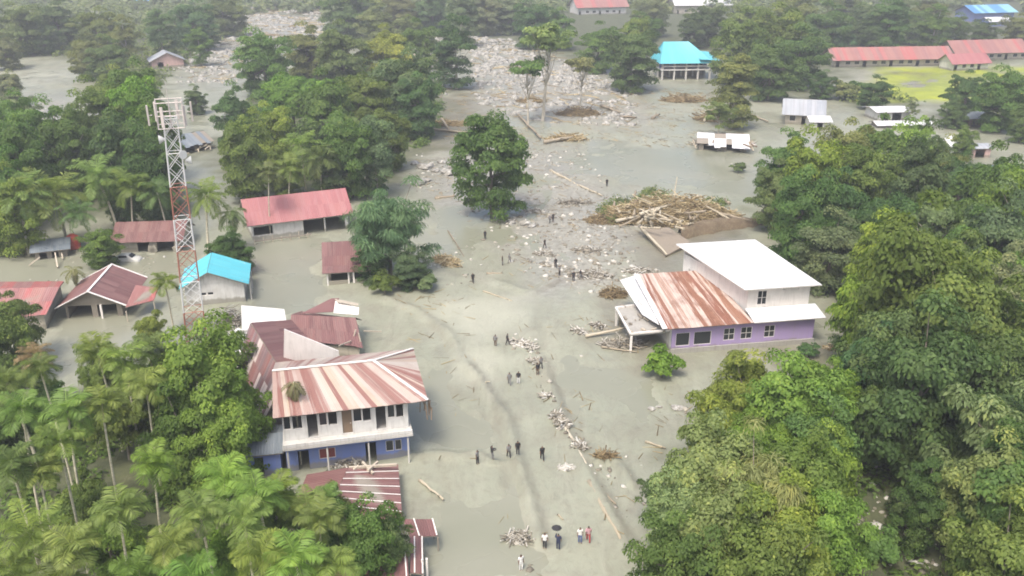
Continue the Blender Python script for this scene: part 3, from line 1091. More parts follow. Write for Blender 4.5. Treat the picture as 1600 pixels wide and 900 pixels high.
# grey shack with the red drum
h, A, B, X, Y, BL, BR = rect_house('shack', 'leaning shack with dull grey tin roof beside the red drum', 'shed', at(56, 406), at(106, 400), 4.0, 1.5, 0.7, 'timber_grey', 'roof_dull_zinc', 'x', 0.6,
                                   front=[(0.6, 1.6, 0, 1.3, 'open'), (2.3, 3.2, 0, 1.3, 'open')], seed=91, k=0.72)
for u, v, u2, v2 in ((93, 378, 98, 405), (75, 382, 92, 383), (62, 402, 46, 414), (86, 395, 90, 418)):
    beam(h, at(u, v, 1.6), at(u2, v2, .2), 'timber_pale', .09, 'leaning_post')
p = gp(116, 388)
d = thing('water_drum', p, 'red plastic water drum standing by the grey shack roof', 'drum')
mb = MB(p)
prof = [(0.0, 1.0), (.2, 1.08), (.25, 1.02), (.75, 1.02), (.8, 1.08), (.85, 1.02), (1.35, 1.02), (1.4, 1.08), (1.45, 1.02), (1.9, .95), (2.15, .6), (2.2, .4)]
mb.tube([p + Vector((0, 0, z)) for z, r in prof], [r for z, r in prof], 14)
mb.build('tank', M['red_plastic'], d)
mb = MB(p)
mb.tube([p + Vector((0, 0, z)) for z in (2.2, 2.3)], [.42, .42], 12)
mb.build('lid', M['red_plastic'], d)

# large pink-red roofed house
h, A, B, X, Y, BL, BR = rect_house('pink_roof_house', 'wide house with pink-red tin roof, white wall panel and dark open carport', 'house', at(396, 377), at(545, 358), 8.0, 3.3, 2.6, 'plaster_white', 'roof_pink_red', 'x', 0.8,
                                   front=[(0.2, 3.2, .9, 2.3, 'open'), (8.1, 11.5, 0.1, 2.45, 'open'), (11.7, 15.0, 0.1, 2.45, 'open')], seed=101, ragged=.01, gable='plaster_white', sheet=.9)
beam(h, A - Y * 1.6 + X * .0 + Vector((0, 0, h.location.z + .5)), A - Y * 1.6 + X * 9 + Vector((0, 0, h.location.z + .5)), 'timber_grey', .1, 'fence_rail')
for i in range(7):
    post(h, A - Y * 1.6 + X * (1.4 * i), -.2, .8 + .2 * (i % 3), 'timber_pale', .07, 'fence_post')

# dark red house with veranda posts
h, A, B, X, Y, BL, BR = rect_house('veranda_house', 'small dark red tin-roofed house with veranda posts under the feathery tree', 'house', at(512, 441), at(588, 436), 8.0, 2.1, 2.0, 'plaster_cream', 'roof_brown_red', 'x', 0.6,
                                   front=[(.5, 3, .1, 1.8, 'open'), (3.6, 6, .1, 1.8, 'open')], seed=111, k=.62, ragged=.02)
F0 = A - Y * 1.2
for s in (0.1, 3.0, 3.7, 6.0):
    post(h, F0 + X * s, -.3, 1.9, 'trim_white', .11)
for s0, s1 in ((0.2, 2.9), (3.8, 5.9)):
    mb = MB(h.location)
    mb.box(F0 + X * (s0 + s1) / 2 + Vector((0, 0, h.location.z + .25)), X * (s1 - s0) / 2, Y * .07, Vector((0, 0, .28)))
    mb.build('low_wall', M['plaster_cream'], h)
q4 = [F0 - X * .6 - Y * .5 + Vector((0, 0, h.location.z + 1.85)), F0 + X * 6.6 - Y * .5 + Vector((0, 0, h.location.z + 1.85)), A + X * 6.6 + Vector((0, 0, h.location.z + 2.25)), A - X * .6 + Vector((0, 0, h.location.z + 2.25))]
mb = MB(h.location)
slab(mb, q4, .05)
rf = mb.build('veranda_roof', M['timber_grey'], h)
roof_plane(h, rf, q4, 'roof_brown_red', .8, 1, 113)
for i, (u, v) in enumerate(((531, 402), (538, 405), (552, 396))):
    mb = MB(h.location)
    pp = at(u, v - 5, 2.75)
    mb.box(pp, X * .1, Y * .6 + Vector((0, 0, .2)), Vector((0, 0, .02)))
    mb.build('loose_batten', M['trim_white'], h)

# fallen red roofs in front of the shop house
c4 = at(585, 770, 1)
h = thing('sunken_house', (c4.x, c4.y, hz(c4)), 'half-buried house with red tin roof and pale sheet seams before the shop house', 'house')
q4 = [at(629, 815, 1.5), at(622, 726, 1.5), at(545, 731, 2.7), at(512, 800, 2.7)]
q5 = [at(480, 742, 1.3), at(452, 815, 1.3), q4[3], q4[2]]
mb = MB(h.location)
slab(mb, q4, .06)
slab(mb, q5, .06)
rf = mb.build('roof', M['timber_grey'], h)
roof_plane(h, rf, q4, 'roof_far_red' if 0 else 'roof_brown_red', .85, 1, 121)
roof_plane(h, rf, q5, 'roof_brown_red', .85, 1, 122)
E0, E1, R1, R0 = q4
for i in range(1, 7):                                     # pale seam strips over the sheet joints
    s = i / 7
    a, c = lerp(E0, E1, s), lerp(R0, R1, s)
    beam(rf if 0 else h, a + Vector((0, 0, .13)), c + Vector((0, 0, .13)), 'trim_white', .05, 'seam_strip', .02)
pl = [q4[0], q4[1], q5[0], q5[1]]
cc = (pl[0] + pl[1] + pl[2] + pl[3]) / 4
pl = [lerp(p, cc, .1) for p in pl]
for j in range(4):
    wall(h, pl[j], pl[(j + 1) % 4], -.4, 1.2 - h.location.z, 'plaster_cream')
for (u, v, u2, v2) in ((545, 731, 620, 726), (560, 728, 540, 745), (575, 735, 590, 722), (566, 722, 583, 740)):
    beam(h, at(u, v, 2.7), at(u2, v2, 2.3), 'timber_pale', .1, 'broken_timber')

c4 = at(645, 860, 1)
h = thing('roadside_stall', (c4.x, c4.y, hz(c4)), 'wrecked roadside stall of red tin sheets at the bottom edge', 'stall')
parts = [((640, 840, 1.6), (684, 838, 1.4), (677, 812, 1.8), (630, 812, 2.0), 'roof_brown_red', .62), ((641, 896, 1.5), (661, 898, 1.5), (660, 840, 1.7), (641, 840, 1.8), 'roof_brown_red', .55),
         ((512, 925, 1.4), (640, 915, 1.4), (636, 862, 2.2), (520, 870, 2.2), 'roof_brown_red', .7)]
for i, (a, b_, c_, d_, mt, sw) in enumerate(parts):
    q4 = [at(*a), at(*b_), at(*c_), at(*d_)]
    mb = MB(h.location)
    slab(mb, q4, .05)
    rf = mb.build('roof', M['timber_grey'], h)
    roof_plane(h, rf, q4, mt, sw, 1, 130 + i)
    for p in q4:
        post(h, p, -.3, p.z - h.location.z - .08, 'timber_grey', .06)
    for s in (.35, .97):
        beam(h, lerp(q4[0], q4[1], s) + Vector((0, 0, .13)), lerp(q4[3], q4[2], s) + Vector((0, 0, .13)), 'trim_white', .05, 'seam_strip', .02)
a, b_ = at(664, 905), at(660, 870, .0)
post(h, at(661, 905), -.3, 1.9, 'trim_white', .08, 'door_frame')
post(h, at(668, 903), -.3, 1.9, 'trim_white', .08, 'door_frame')

# right: rust-roofed purple house with white upper storey
A, B = at(1048, 553), at(1268, 536)
X = Vector((B.x - A.x, B.y - A.y, 0)).normalized()
Y = Vector((-X.y, X.x, 0))
W = (B - A).length
c4 = (A + B) / 2 + Y * 6
g = hz(c4) - .02
h = thing('purple_house', (c4.x, c4.y, g), 'purple-walled house with rust-streaked roof and white upper storey', 'house')
f = lambda px: (px - 465) / (1390 - 465) * W
ops = [(f(490), f(580), .9, 2.6, 'window'), (f(606), f(718), .9, 2.6, 'window'), (f(797), f(868), 1.2, 2.75, 'grid_window'), (f(908), f(982), 1.2, 2.75, 'grid_window'), (f(1062), f(1132), 1.2, 2.75, 'grid_window')]
wall(h, A, B, -.3, 3.5, 'plaster_purple', [(o[0], o[1], o[2] + .3, o[3] + .3, o[4]) for o in ops], pane='window_glass')
mb = MB(h.location)
mb.box(lerp(A, B, .5) - Y * .12 + Vector((0, 0, g + .32)), X * (W / 2 + .1), Y * .1, Vector((0, 0, .35)))
mb.build('plinth', M['concrete'], h)
BR, BL = B + Y * 13.5, A + Y * 13.5
wall(h, B + Y * .18, BR - Y * .18, -.3, 3.5, 'plaster_purple', [(3, 4.2, 1.2, 2.3, 'window')])
wall(h, BR, BL, -.3, 3.5, 'plaster_white')
wall(h, BL - Y * .18, A + Y * .18, -.3, 3.5, 'plaster_white', [(4, 5, .3, 2.3, 'open'), (8, 9.2, 1.2, 2.3, 'open')])
UL, UR = at(1174, 470, 4.2), at(1278, 462, 4.2)
UL, UR = A + X * (W * .56) + Y * 2.2, B + X * .1 + Y * 2.2
UBR, UBL = B - X * 2.2 + Y * 14.5, A + X * (W * .56 - 3.6) + Y * 14.5
ul = (UR - UL).length
wall(h, UL, UR, 3.0, 6.9, 'trim_white', [(ul * .16, ul * .31, 1.5, 3.3, 'grid_window'), (ul * .56, ul * .585, 3.3, 3.55, 'open'), (ul * .68, ul * .705, 3.3, 3.55, 'open'), (ul * .8, ul * .825, 3.3, 3.55, 'open')])
wall(h, UR + Y * .18, UBR, 3.0, 6.9, 'trim_white', [(4, 5.2, 1, 2.2, 'window')])
wall(h, UBR, UBL, 3.0, 7.6, 'trim_white')
wall(h, UBL, UL + Y * .2, 3.0, 6.9, 'trim_white', [(1.2, 1.5, 1.9, 2.2, 'open'), (2.0, 2.25, 1.7, 1.95, 'open')])
zu = g + 6.98
q4 = [above(UL - X * .9 - Y * 1.0, zu), above(UR + X * .9 - Y * 1.0, zu), above(UBR + X * .9 + Y * .8, zu + 1.0), above(UBL - X * .9 + Y * .8, zu + 1.0)]
mb = MB(h.location)
slab(mb, q4, .1)
rf = mb.build('upper_roof', M['trim_white'], h)
roof_plane(h, rf, q4, 'roof_white', .9, 2, 141, lift=.03, rib=.02)
q4 = [above(UL - Y * 2.9 - X * .2, g + 3.55), above(UR - Y * 2.9 + X * .9, g + 3.55), above(UR - Y * .02 + X * .9, g + 4.15), above(UL - Y * .02 - X * .2, g + 4.15)]
mb = MB(h.location)
slab(mb, q4, .08)
rf = mb.build('lean_to_roof', M['trim_white'], h)
roof_plane(h, rf, q4, 'roof_white', .9, 1, 142, lift=.03, rib=.02)
q4 = [above(A - X * .9 - Y * .7, g + 3.55), above(UL - Y * 2.9 - X * .25, g + 3.57), above(A + X * (W * .56 - 1.3) + Y * 12.0, g + 5.4), above(A - X * .6 + Y * 12.0, g + 5.4)]
mb = MB(h.location)
slab(mb, q4, .06)
rf = mb.build('rusty_roof', M['timber_grey'], h)
roof_plane(h, rf, q4, 'roof_rust', .72, 1, 143, ragged=.012)
wall(h, A - X * .3 + Y * 12.1 + X * (W * .56 - 1.8), A - X * .3 + Y * 12.1, 3.5, 5.3, 'plaster_white')
mb = MB(h.location)                                       # white barge strip along the left verge
a, c = q4[0], q4[3]
mb.box((a + c) / 2 + Vector((0, 0, .1)) - X * .28, (c - a) / 2, X * .3, Vector((0, 0, .03)))
mb.build('barge_board', M['trim_white'], h)
q4 = [at(1004, 492, 3.2), at(1030, 508, 3.6), at(1001, 428, 5.2), at(969, 438, 4.0)]
mb = MB(h.location)
slab(mb, q4, .06)
rf = mb.build('side_roof', M['timber_grey'], h)
roof_plane(h, rf, q4, 'roof_white', .8, 1, 144, lift=.03, rib=.02)
# open concrete porch on the left
q4 = [at(985, 523, 2.4), at(1049, 517, 2.6), at(1022, 474, 2.6), at(962, 482, 2.5)]
mb = MB(h.location)
slab(mb, q4, .2)
pr = mb.build('porch_roof', M['concrete'], h)
for i in range(4):
    a, c = q4[i], q4[(i + 1) % 4]
    if i != 1:
        beam(h, a + Vector((0, 0, .12)), c + Vector((0, 0, .12)), 'trim_white', .1, 'porch_edge', .11)
for p in q4:
    post(h, lerp(p, c4, .01), -.3, 2.2, 'trim_white', .13, 'porch_post')
pw = lerp(q4[0], q4[3], .98)
wall(h, lerp(q4[3], q4[2], .1), lerp(q4[3], q4[2], .9), -.3, 2.2, 'plaster_cream', [(.6, 1.6, .3, 2.1, 'open')])
rg = random.Random(8)
for i in range(14):
    p = lerp(lerp(q4[0], q4[1], rg.random()), lerp(q4[3], q4[2], rg.random()), rg.random())
    beam(h, p + Vector((0, 0, .1)), p + Vector((rg.uniform(-.8, .8), rg.uniform(-.8, .8), rg.uniform(.1, .45))), 'timber_grey' if i % 2 else 'timber_pale', rg.uniform(.05, .14), 'rubble_piece')

# ------------------------------------------------------------------ buildings, far
c4 = at(1072, 120)
A, B, X, Y, BL, BR = frame_of(at(1034, 125), at(1108, 124), 12.0)
g = hz(c4)
h = thing('stilt_house', (c4.x, c4.y + 6, g), 'two-storey open stilt house with hipped cyan roof at the edge of the rubble', 'house')
W = (B - A).length
for s in (0, .25, .5, .75, 1):
    for d in (0, .5, 1):
        post(h, lerp(A, B, s) + Y * (12 * d), -.3, 6.2, 'concrete_pale', .28)
mb = MB(h.location)
slab(mb, [p + Vector((0, 0, g + 3.3)) for p in (A - X * .5 - Y * .5, B + X * .5 - Y * .5, BR + X * .5, BL - X * .5)], .35)
mb.build('floor_slab', M['plaster_white'], h)
beam(h, A - Y * .4 + Vector((0, 0, g + 4.3)), B - Y * .4 + Vector((0, 0, g + 4.3)), 'plaster_white', .15, 'railing')
wall(h, A + Y * 4, B + Y * 4, 3.35, 6.2, 'plaster_blue', [(W * (.05 + .24 * i), W * (.2 + .24 * i), .6, 2.3, 'window') for i in range(4)])
wall(h, A + Y * 7, B + Y * 7, -.3, 2.9, 'timber_grey')
gable_roof(h, (A, B, BR, BL), X, Y, 6.3, 5.2, 1.2, 'roof_cyan', 'x', 2.5, 7.5, .5, None, 1.6, 1, 151)
q4 = [above(B - X * 4 - Y * 1.6, g + 6.6), above(B + X * 2.6 - Y * 1.6, g + 6.2), above(BR + X * 2.6, g + 7.4), above(BR - X * 4, g + 8.0)]
mb = MB(h.location)
slab(mb, q4, .1)
mb.build('side_roof', M['roof_cyan'], h)

win = lambda n, w, s: [(s * i + .8, s * i + .8 + w, .9, 2.2, 'window') if i % 3 else (s * i + .6, s * i + 1.9, 0, 2.2, 'open') for i in range(n)]
rect_house('school_row', 'long school row with faded red roof behind the bright green meadow', 'building', at(1303, 106), at(1482, 103), 9, 3.4, 3.0, 'plaster_cream', 'roof_far_red', 'x', 1.4, front=win(12, 1.9, 3.4), seed=161, sheet=1.6, rows=1)
rect_house('school_row', 'red-roofed school block joining the far end of the long row', 'building', at(1492, 96), at(1600, 93), 10, 3.6, 3.4, 'plaster_cream', 'roof_far_red', 'x', 1.4, front=win(9, 1.9, 3.4), seed=171, sheet=1.6, rows=1)
rect_house('school_hut', 'small white hut with bright red roof in front of the school row', 'building', at(1487, 111), at(1542, 109), 7, 3.0, 2.4, 'plaster_white', 'roof_pink_red', 'x', 1.0, front=win(4, 1.6, 3.2), seed=181, sheet=1.6, rows=1)
rect_house('red_roof_hall', 'white hall with dark red roof among trees at the top edge', 'building', at(903, 24), at(978, 22), 14, 5.0, 5.0, 'plaster_white', 'roof_far_red', 'x', 1.5, front=win(7, 2, 4.2), seed=191, sheet=2.5, rows=1)
rect_house('white_roof_hall', 'long hall with white tin roof above the stilt house', 'building', at(1056, 22), at(1140, 21), 16, 5.5, 4.5, 'plaster_cream', 'roof_white', 'x', 1.5, front=win(8, 2, 4.5), seed=201, sheet=2.5, rows=1)
rect_house('blue_building', 'blue-walled building with pale blue roof in the top corner beyond the school', 'building', at(1520, 36), at(1582, 34), 14, 5.5, 3.0, 'plaster_blue', 'roof_blue', 'x', 1.5, front=win(6, 2, 4.0), seed=211, sheet=2.5, rows=1)
rect_house('white_shed', 'low shed with white roof beside the blue-walled building', 'shed', at(1545, 43), at(1580, 42), 7, 3.0, 1.5, 'plaster_blue', 'roof_white', 'x', 1.0, seed=221, sheet=2.5, rows=1)
rect_house('blue_roof_house', 'house with light blue roof alone at the very top left', 'house', at(196, 10), at(238, 10), 12, 4.5, 4.5, 'plaster_cream', 'roof_blue', 'x', 1.5, seed=231, sheet=2.5, rows=1)
rect_house('grey_roof_house', 'grey tin-roofed house on the mud below the school meadow', 'house', at(1226, 194), at(1282, 197), 9, 3.0, 2.6, 'plaster_cream', 'roof_zinc', 'x', 1.0, front=[(1, 2.5, .8, 2.2, 'window'), (4, 6, 0, 2.2, 'open')], seed=241, sheet=1.2, rows=1)
rect_house('tin_shed', 'small shed with bright tin roof attached to the grey house', 'shed', at(1266, 203), at(1296, 203), 4.5, 2.0, .9, 'plaster_white', 'roof_white', 'x', .5, front=[(1.6, 3, 0, 1.7, 'open')], seed=251, sheet=1.2, rows=1)
rect_house('market_shed', 'open shed with flat white roof, the upper of two near the meadow', 'shed', at(1370, 190), at(1420, 189), 7, 2.4, .6, 'plaster_white', 'roof_white', 'x', .8, front=[(1, 3, 0, 2, 'open'), (4, 6.5, 0, 2, 'open')], seed=261, sheet=1.2, rows=1)
rect_house('market_shed', 'collapsed shed with crumpled white roof, the lower of two near the meadow', 'shed', at(1372, 201), at(1455, 200), 4, .9, .5, 'timber_grey', 'roof_white', 'x', .7, seed=271, sheet=1.2, rows=1, ragged=.1)
rect_house('tree_shed', 'brown shed under the two trees at the right edge', 'shed', at(1512, 199), at(1545, 197), 5, 2.4, .9, 'timber_brown', 'roof_dull_zinc', 'x', .8, front=[(1, 4, 0, 2, 'open')], seed=281, sheet=1.2, rows=1)
rect_house('roadside_kiosk', 'pale kiosk beside the mud road at the right edge', 'shed', at(1519, 248), at(1546, 247), 4, 2.2, .5, 'plaster_pink', 'roof_zinc', 'x', .5, front=[(.5, 2.8, 0, 2, 'open')], seed=291, sheet=1.2, rows=1)
rect_house('pink_shack', 'pink and pale tin shack among trees behind the mast top', 'shed', at(238, 107), at(288, 104), 9, 2.6, 2.6, 'plaster_pink', 'roof_zinc', 'y', .8, front=[(2, 4, 0, 2, 'open')], seed=301, sheet=1.6, rows=1)
h, A, B, X, Y, BL, BR = rect_house('wrecked_house', 'wrecked grey house with broken tin roof behind the mast', 'house', at(285, 240), at(330, 232), 8, 2.0, 1.4, 'timber_grey', 'roof_dull_zinc', 'x', .7, front=[(1, 3, 0, 1.8, 'open'), (4, 6, 0, 1.8, 'open')], seed=311, sheet=1.0, rows=1, miss=.3, ragged=.2)
for i in range(10):
    p = A + X * rg.uniform(-2, 8) - Y * rg.uniform(0, 4)
    beam(h, above(p, .4 + rg.random()), above(p + X * rg.uniform(-2.5, 2.5) + Y * rg.uniform(-1.5, 1.5), .2 + rg.random()), 'timber_pale', .12, 'fallen_timber')
h, A, B, X, Y, BL, BR = rect_house('ruined_tin_house', 'ruined house with torn white tin roof in the tangle of branches', 'house', at(1092, 234), at(1166, 237), 7, 1.8, 1.3, 'timber_grey', 'roof_white', 'x', .6, front=[(1, 4, 0, 1.5, 'open'), (6, 9, 0, 1.5, 'open')], seed=321, sheet=1.3, rows=2, miss=.5, ragged=.4)
for i in range(16):
    p = A + X * rg.uniform(-3, 13) - Y * rg.uniform(-5, 2)
    beam(h, above(p, .3 + rg.random() * 2), above(p + X * rg.uniform(-3, 3) + Y * rg.uniform(-1.5, 1.5), .2 + rg.random() * 2.5), ('timber_pale', 'timber_brown', 'trim_white')[i % 3], .14, 'fallen_timber')

# ------------------------------------------------------------------ lattice mast
p = gp(307, 526)
tw_ = thing('lattice_mast', p, 'tall red and white lattice telecom mast with antenna cage', 'mast')
TH, NB = 29.0, 7
top_w, bot_w = 0.95, 1.65
lean = Vector((0.028, 0, 0))


def mast_pt(k, z):
    w = lerp(bot_w, top_w, z / TH)
    a = math.radians(20 + 45 + 90 * k)
    return p + Vector((w * math.cos(a) * 1.0, w * math.sin(a), z)) + lean * z


for sct in range(NB):
    z0, z1 = TH * .93 * sct / NB, TH * .93 * (sct + 1) / NB
    mat = M['white_paint_metal'] if sct % 2 == 0 and sct > 0 or sct == 1 and False else M['red_paint_metal']
    mat = M['red_paint_metal'] if sct in (0, 2, 4) else M['white_paint_metal']
    wide = .078 if sct in (1, 3, 5, 6) else .07
    mb = MB(p)
    for k in range(4):
        mb.bar(mast_pt(k, z1 - .05), mast_pt((k + 1) % 4, z1 - .05), .05)
    sec = mb.build('section', mat, tw_)
    for k in range(4):
        mb = MB(p)
        mb.bar(mast_pt(k, z0), mast_pt(k, z1), wide, 5)
        mb.build('leg', mat, sec)
        n2 = 2
        for q_ in range(n2):
            za, zb = lerp(z0, z1, q_ / n2), lerp(z0, z1, (q_ + 1) / n2)
            mb = MB(p)
            mb.bar(mast_pt(k, za), mast_pt((k + 1) % 4, zb), .045)
            mb.bar(mast_pt((k + 1) % 4, za), mast_pt(k, zb) + Vector((0, 0, -.01)), .045)
            mb.build('brace', mat, sec)
    mb = MB(p)
    for s in (-.22, .22):
        a = lerp(mast_pt(3, z0), mast_pt(0, z0), .5 + s)
        c = lerp(mast_pt(3, z1), mast_pt(0, z1), .5 + s)
        mb.bar(a, c, .05)
    for r in range(7):
        a = lerp(mast_pt(3, lerp(z0, z1, r / 7)), mast_pt(0, lerp(z0, z1, r / 7)), .28)
        c = lerp(mast_pt(3, lerp(z0, z1, r / 7)), mast_pt(0, lerp(z0, z1, r / 7)), .72)
        mb.bar(a, c, .03)
    mb.build('cable_ladder', mat, sec)
c0 = p + lean * TH
mb = MB(p)
for zz_ in (26.0, 27.4, 28.8):
    for k in range(4):
        a, c = math.radians(65 + 90 * k), math.radians(155 + 90 * k)
        mb.bar(c0 + Vector((1.95 * math.cos(a), 1.95 * math.sin(a), zz_)), c0 + Vector((1.95 * math.cos(c), 1.95 * math.sin(c), zz_)), .06)
for k in range(4):
    a, c = math.radians(65 + 90 * k), math.radians(155 + 90 * k)
    A0, C0 = Vector((1.95 * math.cos(a), 1.95 * math.sin(a), 0)), Vector((1.95 * math.cos(c), 1.95 * math.sin(c), 0))
    for s in (0, .5):
        q_ = lerp(A0, C0, s)
        mb.bar(c0 + q_ + Vector((0, 0, 26)), c0 + q_ + Vector((0, 0, 28.9)), .05)
plat = mb.build('antenna_cage', M['antenna_grey'], tw_)
for k in range(6):
    a = math.radians(60 * k + 30)
    mb = MB(p)
    q_ = c0 + Vector((2.3 * math.cos(a), 2.3 * math.sin(a), 27.4))
    mb.box(q_, Vector((-math.sin(a), math.cos(a), 0)) * .16, Vector((math.cos(a), math.sin(a), 0)) * .08, Vector((0, 0, 1.1)))
    mb.bar(q_ - Vector((math.cos(a), math.sin(a), 0)) * .1, q_ - Vector((math.cos(a), math.sin(a), 0)) * .45, .05)
    mb.build('antenna_panel', M['antenna_grey'], tw_)
for k, (a_, z_) in enumerate(((200, 24.6), (320, 23.0), (20, 22.0))):
    a = math.radians(a_)
    q_ = c0 + Vector((1.35 * math.cos(a), 1.35 * math.sin(a), z_))
    mb = MB(p)
    d_ = Vector((math.cos(a), math.sin(a), 0))
    mb.tube([q_ - d_ * .45, q_ - d_ * .1, q_ + d_ * .15, q_ + d_ * .2], [.1, .35, .5, .5], 12)
    mb.build('dish_antenna', M['white_paint_metal'], tw_)
mb = MB(p)
mb.bar(c0 + Vector((0, 0, 26)), c0 + Vector((0, 0, 31)), .05, 5, .02)
mb.build('lightning_rod', M['antenna_grey'], tw_)

# ------------------------------------------------------------------ trees
def leaf_cloud(seed, n_clump, leaves, size, shape, aspect=0.6, droop=0.0, clump_r=(0.9, 1.5), long=False):
    """quads for a crown in metres; shape(rs) gives clump centres (n,3). Returns verts, loops, tone"""
    rs = np.random.RandomState(seed)
    cen = shape(rs, n_clump)
    V, T = [], []
    mid = cen.mean(0)
    for c in cen:
        m = int(leaves * rs.uniform(.6, 1.4))
        r = rs.uniform(*clump_r)
        d = rs.normal(size=(m, 3))
        d /= np.linalg.norm(d, axis=1)[:, None]
        d[:, 2] = np.abs(d[:, 2]) * 1.1 - 0.35
        rad = r * rs.uniform(.55, 1.08, (m, 1))
        pos = c + d * rad * np.array([1.15, 1.15, .75])
        out = (c - mid)
        out = out / (np.linalg.norm(out) + 1e-6)
        nrm = d * .8 + out * .35 + np.array([0, 0, .55]) + rs.normal(size=(m, 3)) * .38
        nrm /= np.linalg.norm(nrm, axis=1)[:, None]
        ref = rs.normal(size=(m, 3))
        if droop:
            ref = d * np.array([1, 1, .2]) + np.array([0, 0, -droop]) + rs.normal(size=(m, 3)) * .3
        tx = ref - nrm * (ref * nrm).sum(1)[:, None]
        tx /= np.linalg.norm(tx, axis=1)[:, None] + 1e-9
        ty = np.cross(nrm, tx)
        s = size * rs.uniform(.6, 1.35, (m, 1))
        a, b_ = tx * s, ty * s * aspect
        fold = nrm * s * .18
        quad = np.stack([pos - a, pos + b_ + fold, pos + a * 1.05, pos - b_ + fold], 1)
        V.append(quad.reshape(-1, 3))
        tone = np.clip(rs.uniform(.2, .75) + rs.normal(size=m) * .16, 0, 1)
        T.append(np.repeat(tone, 4))
    V = np.concatenate(V)
    T = np.concatenate(T)
    return V, np.arange(len(V)), T, cen


def ell(rx, rz, zc, power=.42, lobes=0.25, flat=0.0, skirt=0.0):
    def fn(rs, n):
        d = rs.normal(size=(n, 3))
        d /= np.linalg.norm(d, axis=1)[:, None]
        d[:, 2] = np.where(d[:, 2] < -.75, -d[:, 2] * .6, d[:, 2])
        ph = np.arctan2(d[:, 1], d[:, 0])
        k = 1 + lobes * np.sin(ph * 3 + rs.uniform(0, 6)) + lobes * .6 * np.sin(ph * 5 + rs.uniform(0, 6)) + rs.normal(size=n) * .08
        r = rs.uniform(.12, 1, n) ** power * k
        c = d * r[:, None] * np.array([rx, rx, rz])
        c[:, 2] = c[:, 2] * (1 - flat) + zc
        if skirt:
            m = int(n * skirt)
            a = rs.uniform(0, 6.283, m)
            q_ = rx * rs.uniform(.15, .82, m)
            c[:m] = np.stack([np.cos(a) * q_, np.sin(a) * q_, rs.uniform(.5, zc * .55, m)], 1)
        return c
    return fn


def trunk_mesh(seed, H, cen, r0=.28, mat='bark', n_limb=9, fork=.35, lean=.5, sides=6):
    rs = random.Random(seed)
    mb = MB()
    top = Vector((rs.uniform(-lean, lean), rs.uniform(-lean, lean), H * .62))
    f = Vector((top.x * fork * .8, top.y * fork * .8, H * fork))
    mb.tube([Vector((0, 0, -.4)), Vector((0, 0, .2)), f * .5 + Vector((0, 0, .1)), f, top], [r0 * 1.5, r0 * 1.15, r0 * .9, r0 * .75, r0 * .3], sides)
    idx = rs.sample(range(len(cen)), min(n_limb, len(cen)))
    for i in idx:
        c = Vector(cen[i])
        s = rs.uniform(0, 1)
        a = lerp(f, top, s)
        if c.z < a.z:
            a = f
        m = lerp(a, c, .5) + Vector((0, 0, -.25 * (c - a).length * .3))
        mb.tube([a, m, c], [r0 * .42, r0 * .26, r0 * .08], 5)
    return mb.mesh('trunk', M[mat], True)


KINDS = {}


def make_kind(key, seed, H, shape, n_clump, leaves, size, r0=.28, mat='bark', lmat='leaf', **kw):
    tk = {k_: kw.pop(k_) for k_ in ('n_limb', 'fork', 'lean') if k_ in kw}
    V, L, T, cen = leaf_cloud(seed, n_clump, leaves, size, shape, **kw)
    R = float(np.percentile(np.hypot(V[:, 0], V[:, 1]), 96))
    zc = float(.47 * np.percentile(V[:, 2], 2) + .53 * np.percentile(V[:, 2], 98))
    KINDS[key] = (trunk_mesh(seed, H, cen, r0, mat, **tk), fast_mesh('crown', V, 4, L, M[lmat], {'tone': T}), R, zc, float(V[:, 2].max()))


for i in range(4):
    make_kind('round%d' % i, 100 + i, 12, ell(4.4, 4.7, 5.4, .42, .2, 0, .24), 104, 235, .185)
make_kind('full0', 105, 12, ell(4.7, 4.9, 6.0, .42, .1, 0, .1), 124, 210, .19)
for i in range(3):
    make_kind('spread%d' % i, 120 + i, 11, ell(5.6, 3.8, 5.6, .38, .24), 92, 250, .19, fork=.35)
for i in range(3):
    make_kind('tall%d' % i, 140 + i, 15, ell(3.4, 6.4, 7.4, .45, .25, 0, .15), 84, 230, .185, mat='pale_bark')
for i in range(2):
    make_kind('airy%d' % i, 160 + i, 13, ell(4.8, 4.8, 7.2, .5, .4), 62, 120, .21, clump_r=(.7, 1.3), n_limb=18, mat='pale_bark')
for i in range(2):
    make_kind('bigleaf%d' % i, 170 + i, 11, ell(4.6, 4.4, 5.4, .4, .25), 74, 190, .25, aspect=.5, droop=.8)
for i in range(2):
    make_kind('feather%d' % i, 180 + i, 13, ell(4.2, 5.2, 6.6, .5, .35), 115, 170, .46, aspect=.13, droop=.6, clump_r=(.9, 1.6), n_limb=16)
for i in range(2):
    make_kind('bush%d' % i, 190 + i, 3.2, ell(2.0, 1.3, 1.5, .4, .3), 20, 110, .2, r0=.1, clump_r=(.45, .85))
for i in range(2):
    make_kind('snag%d' % i, 195 + i, 18, ell(4.2, 2.6, 14.2, .45, .35), 36, 90, .32, mat='pale_bark', n_limb=16, fork=.3, lean=1.2)


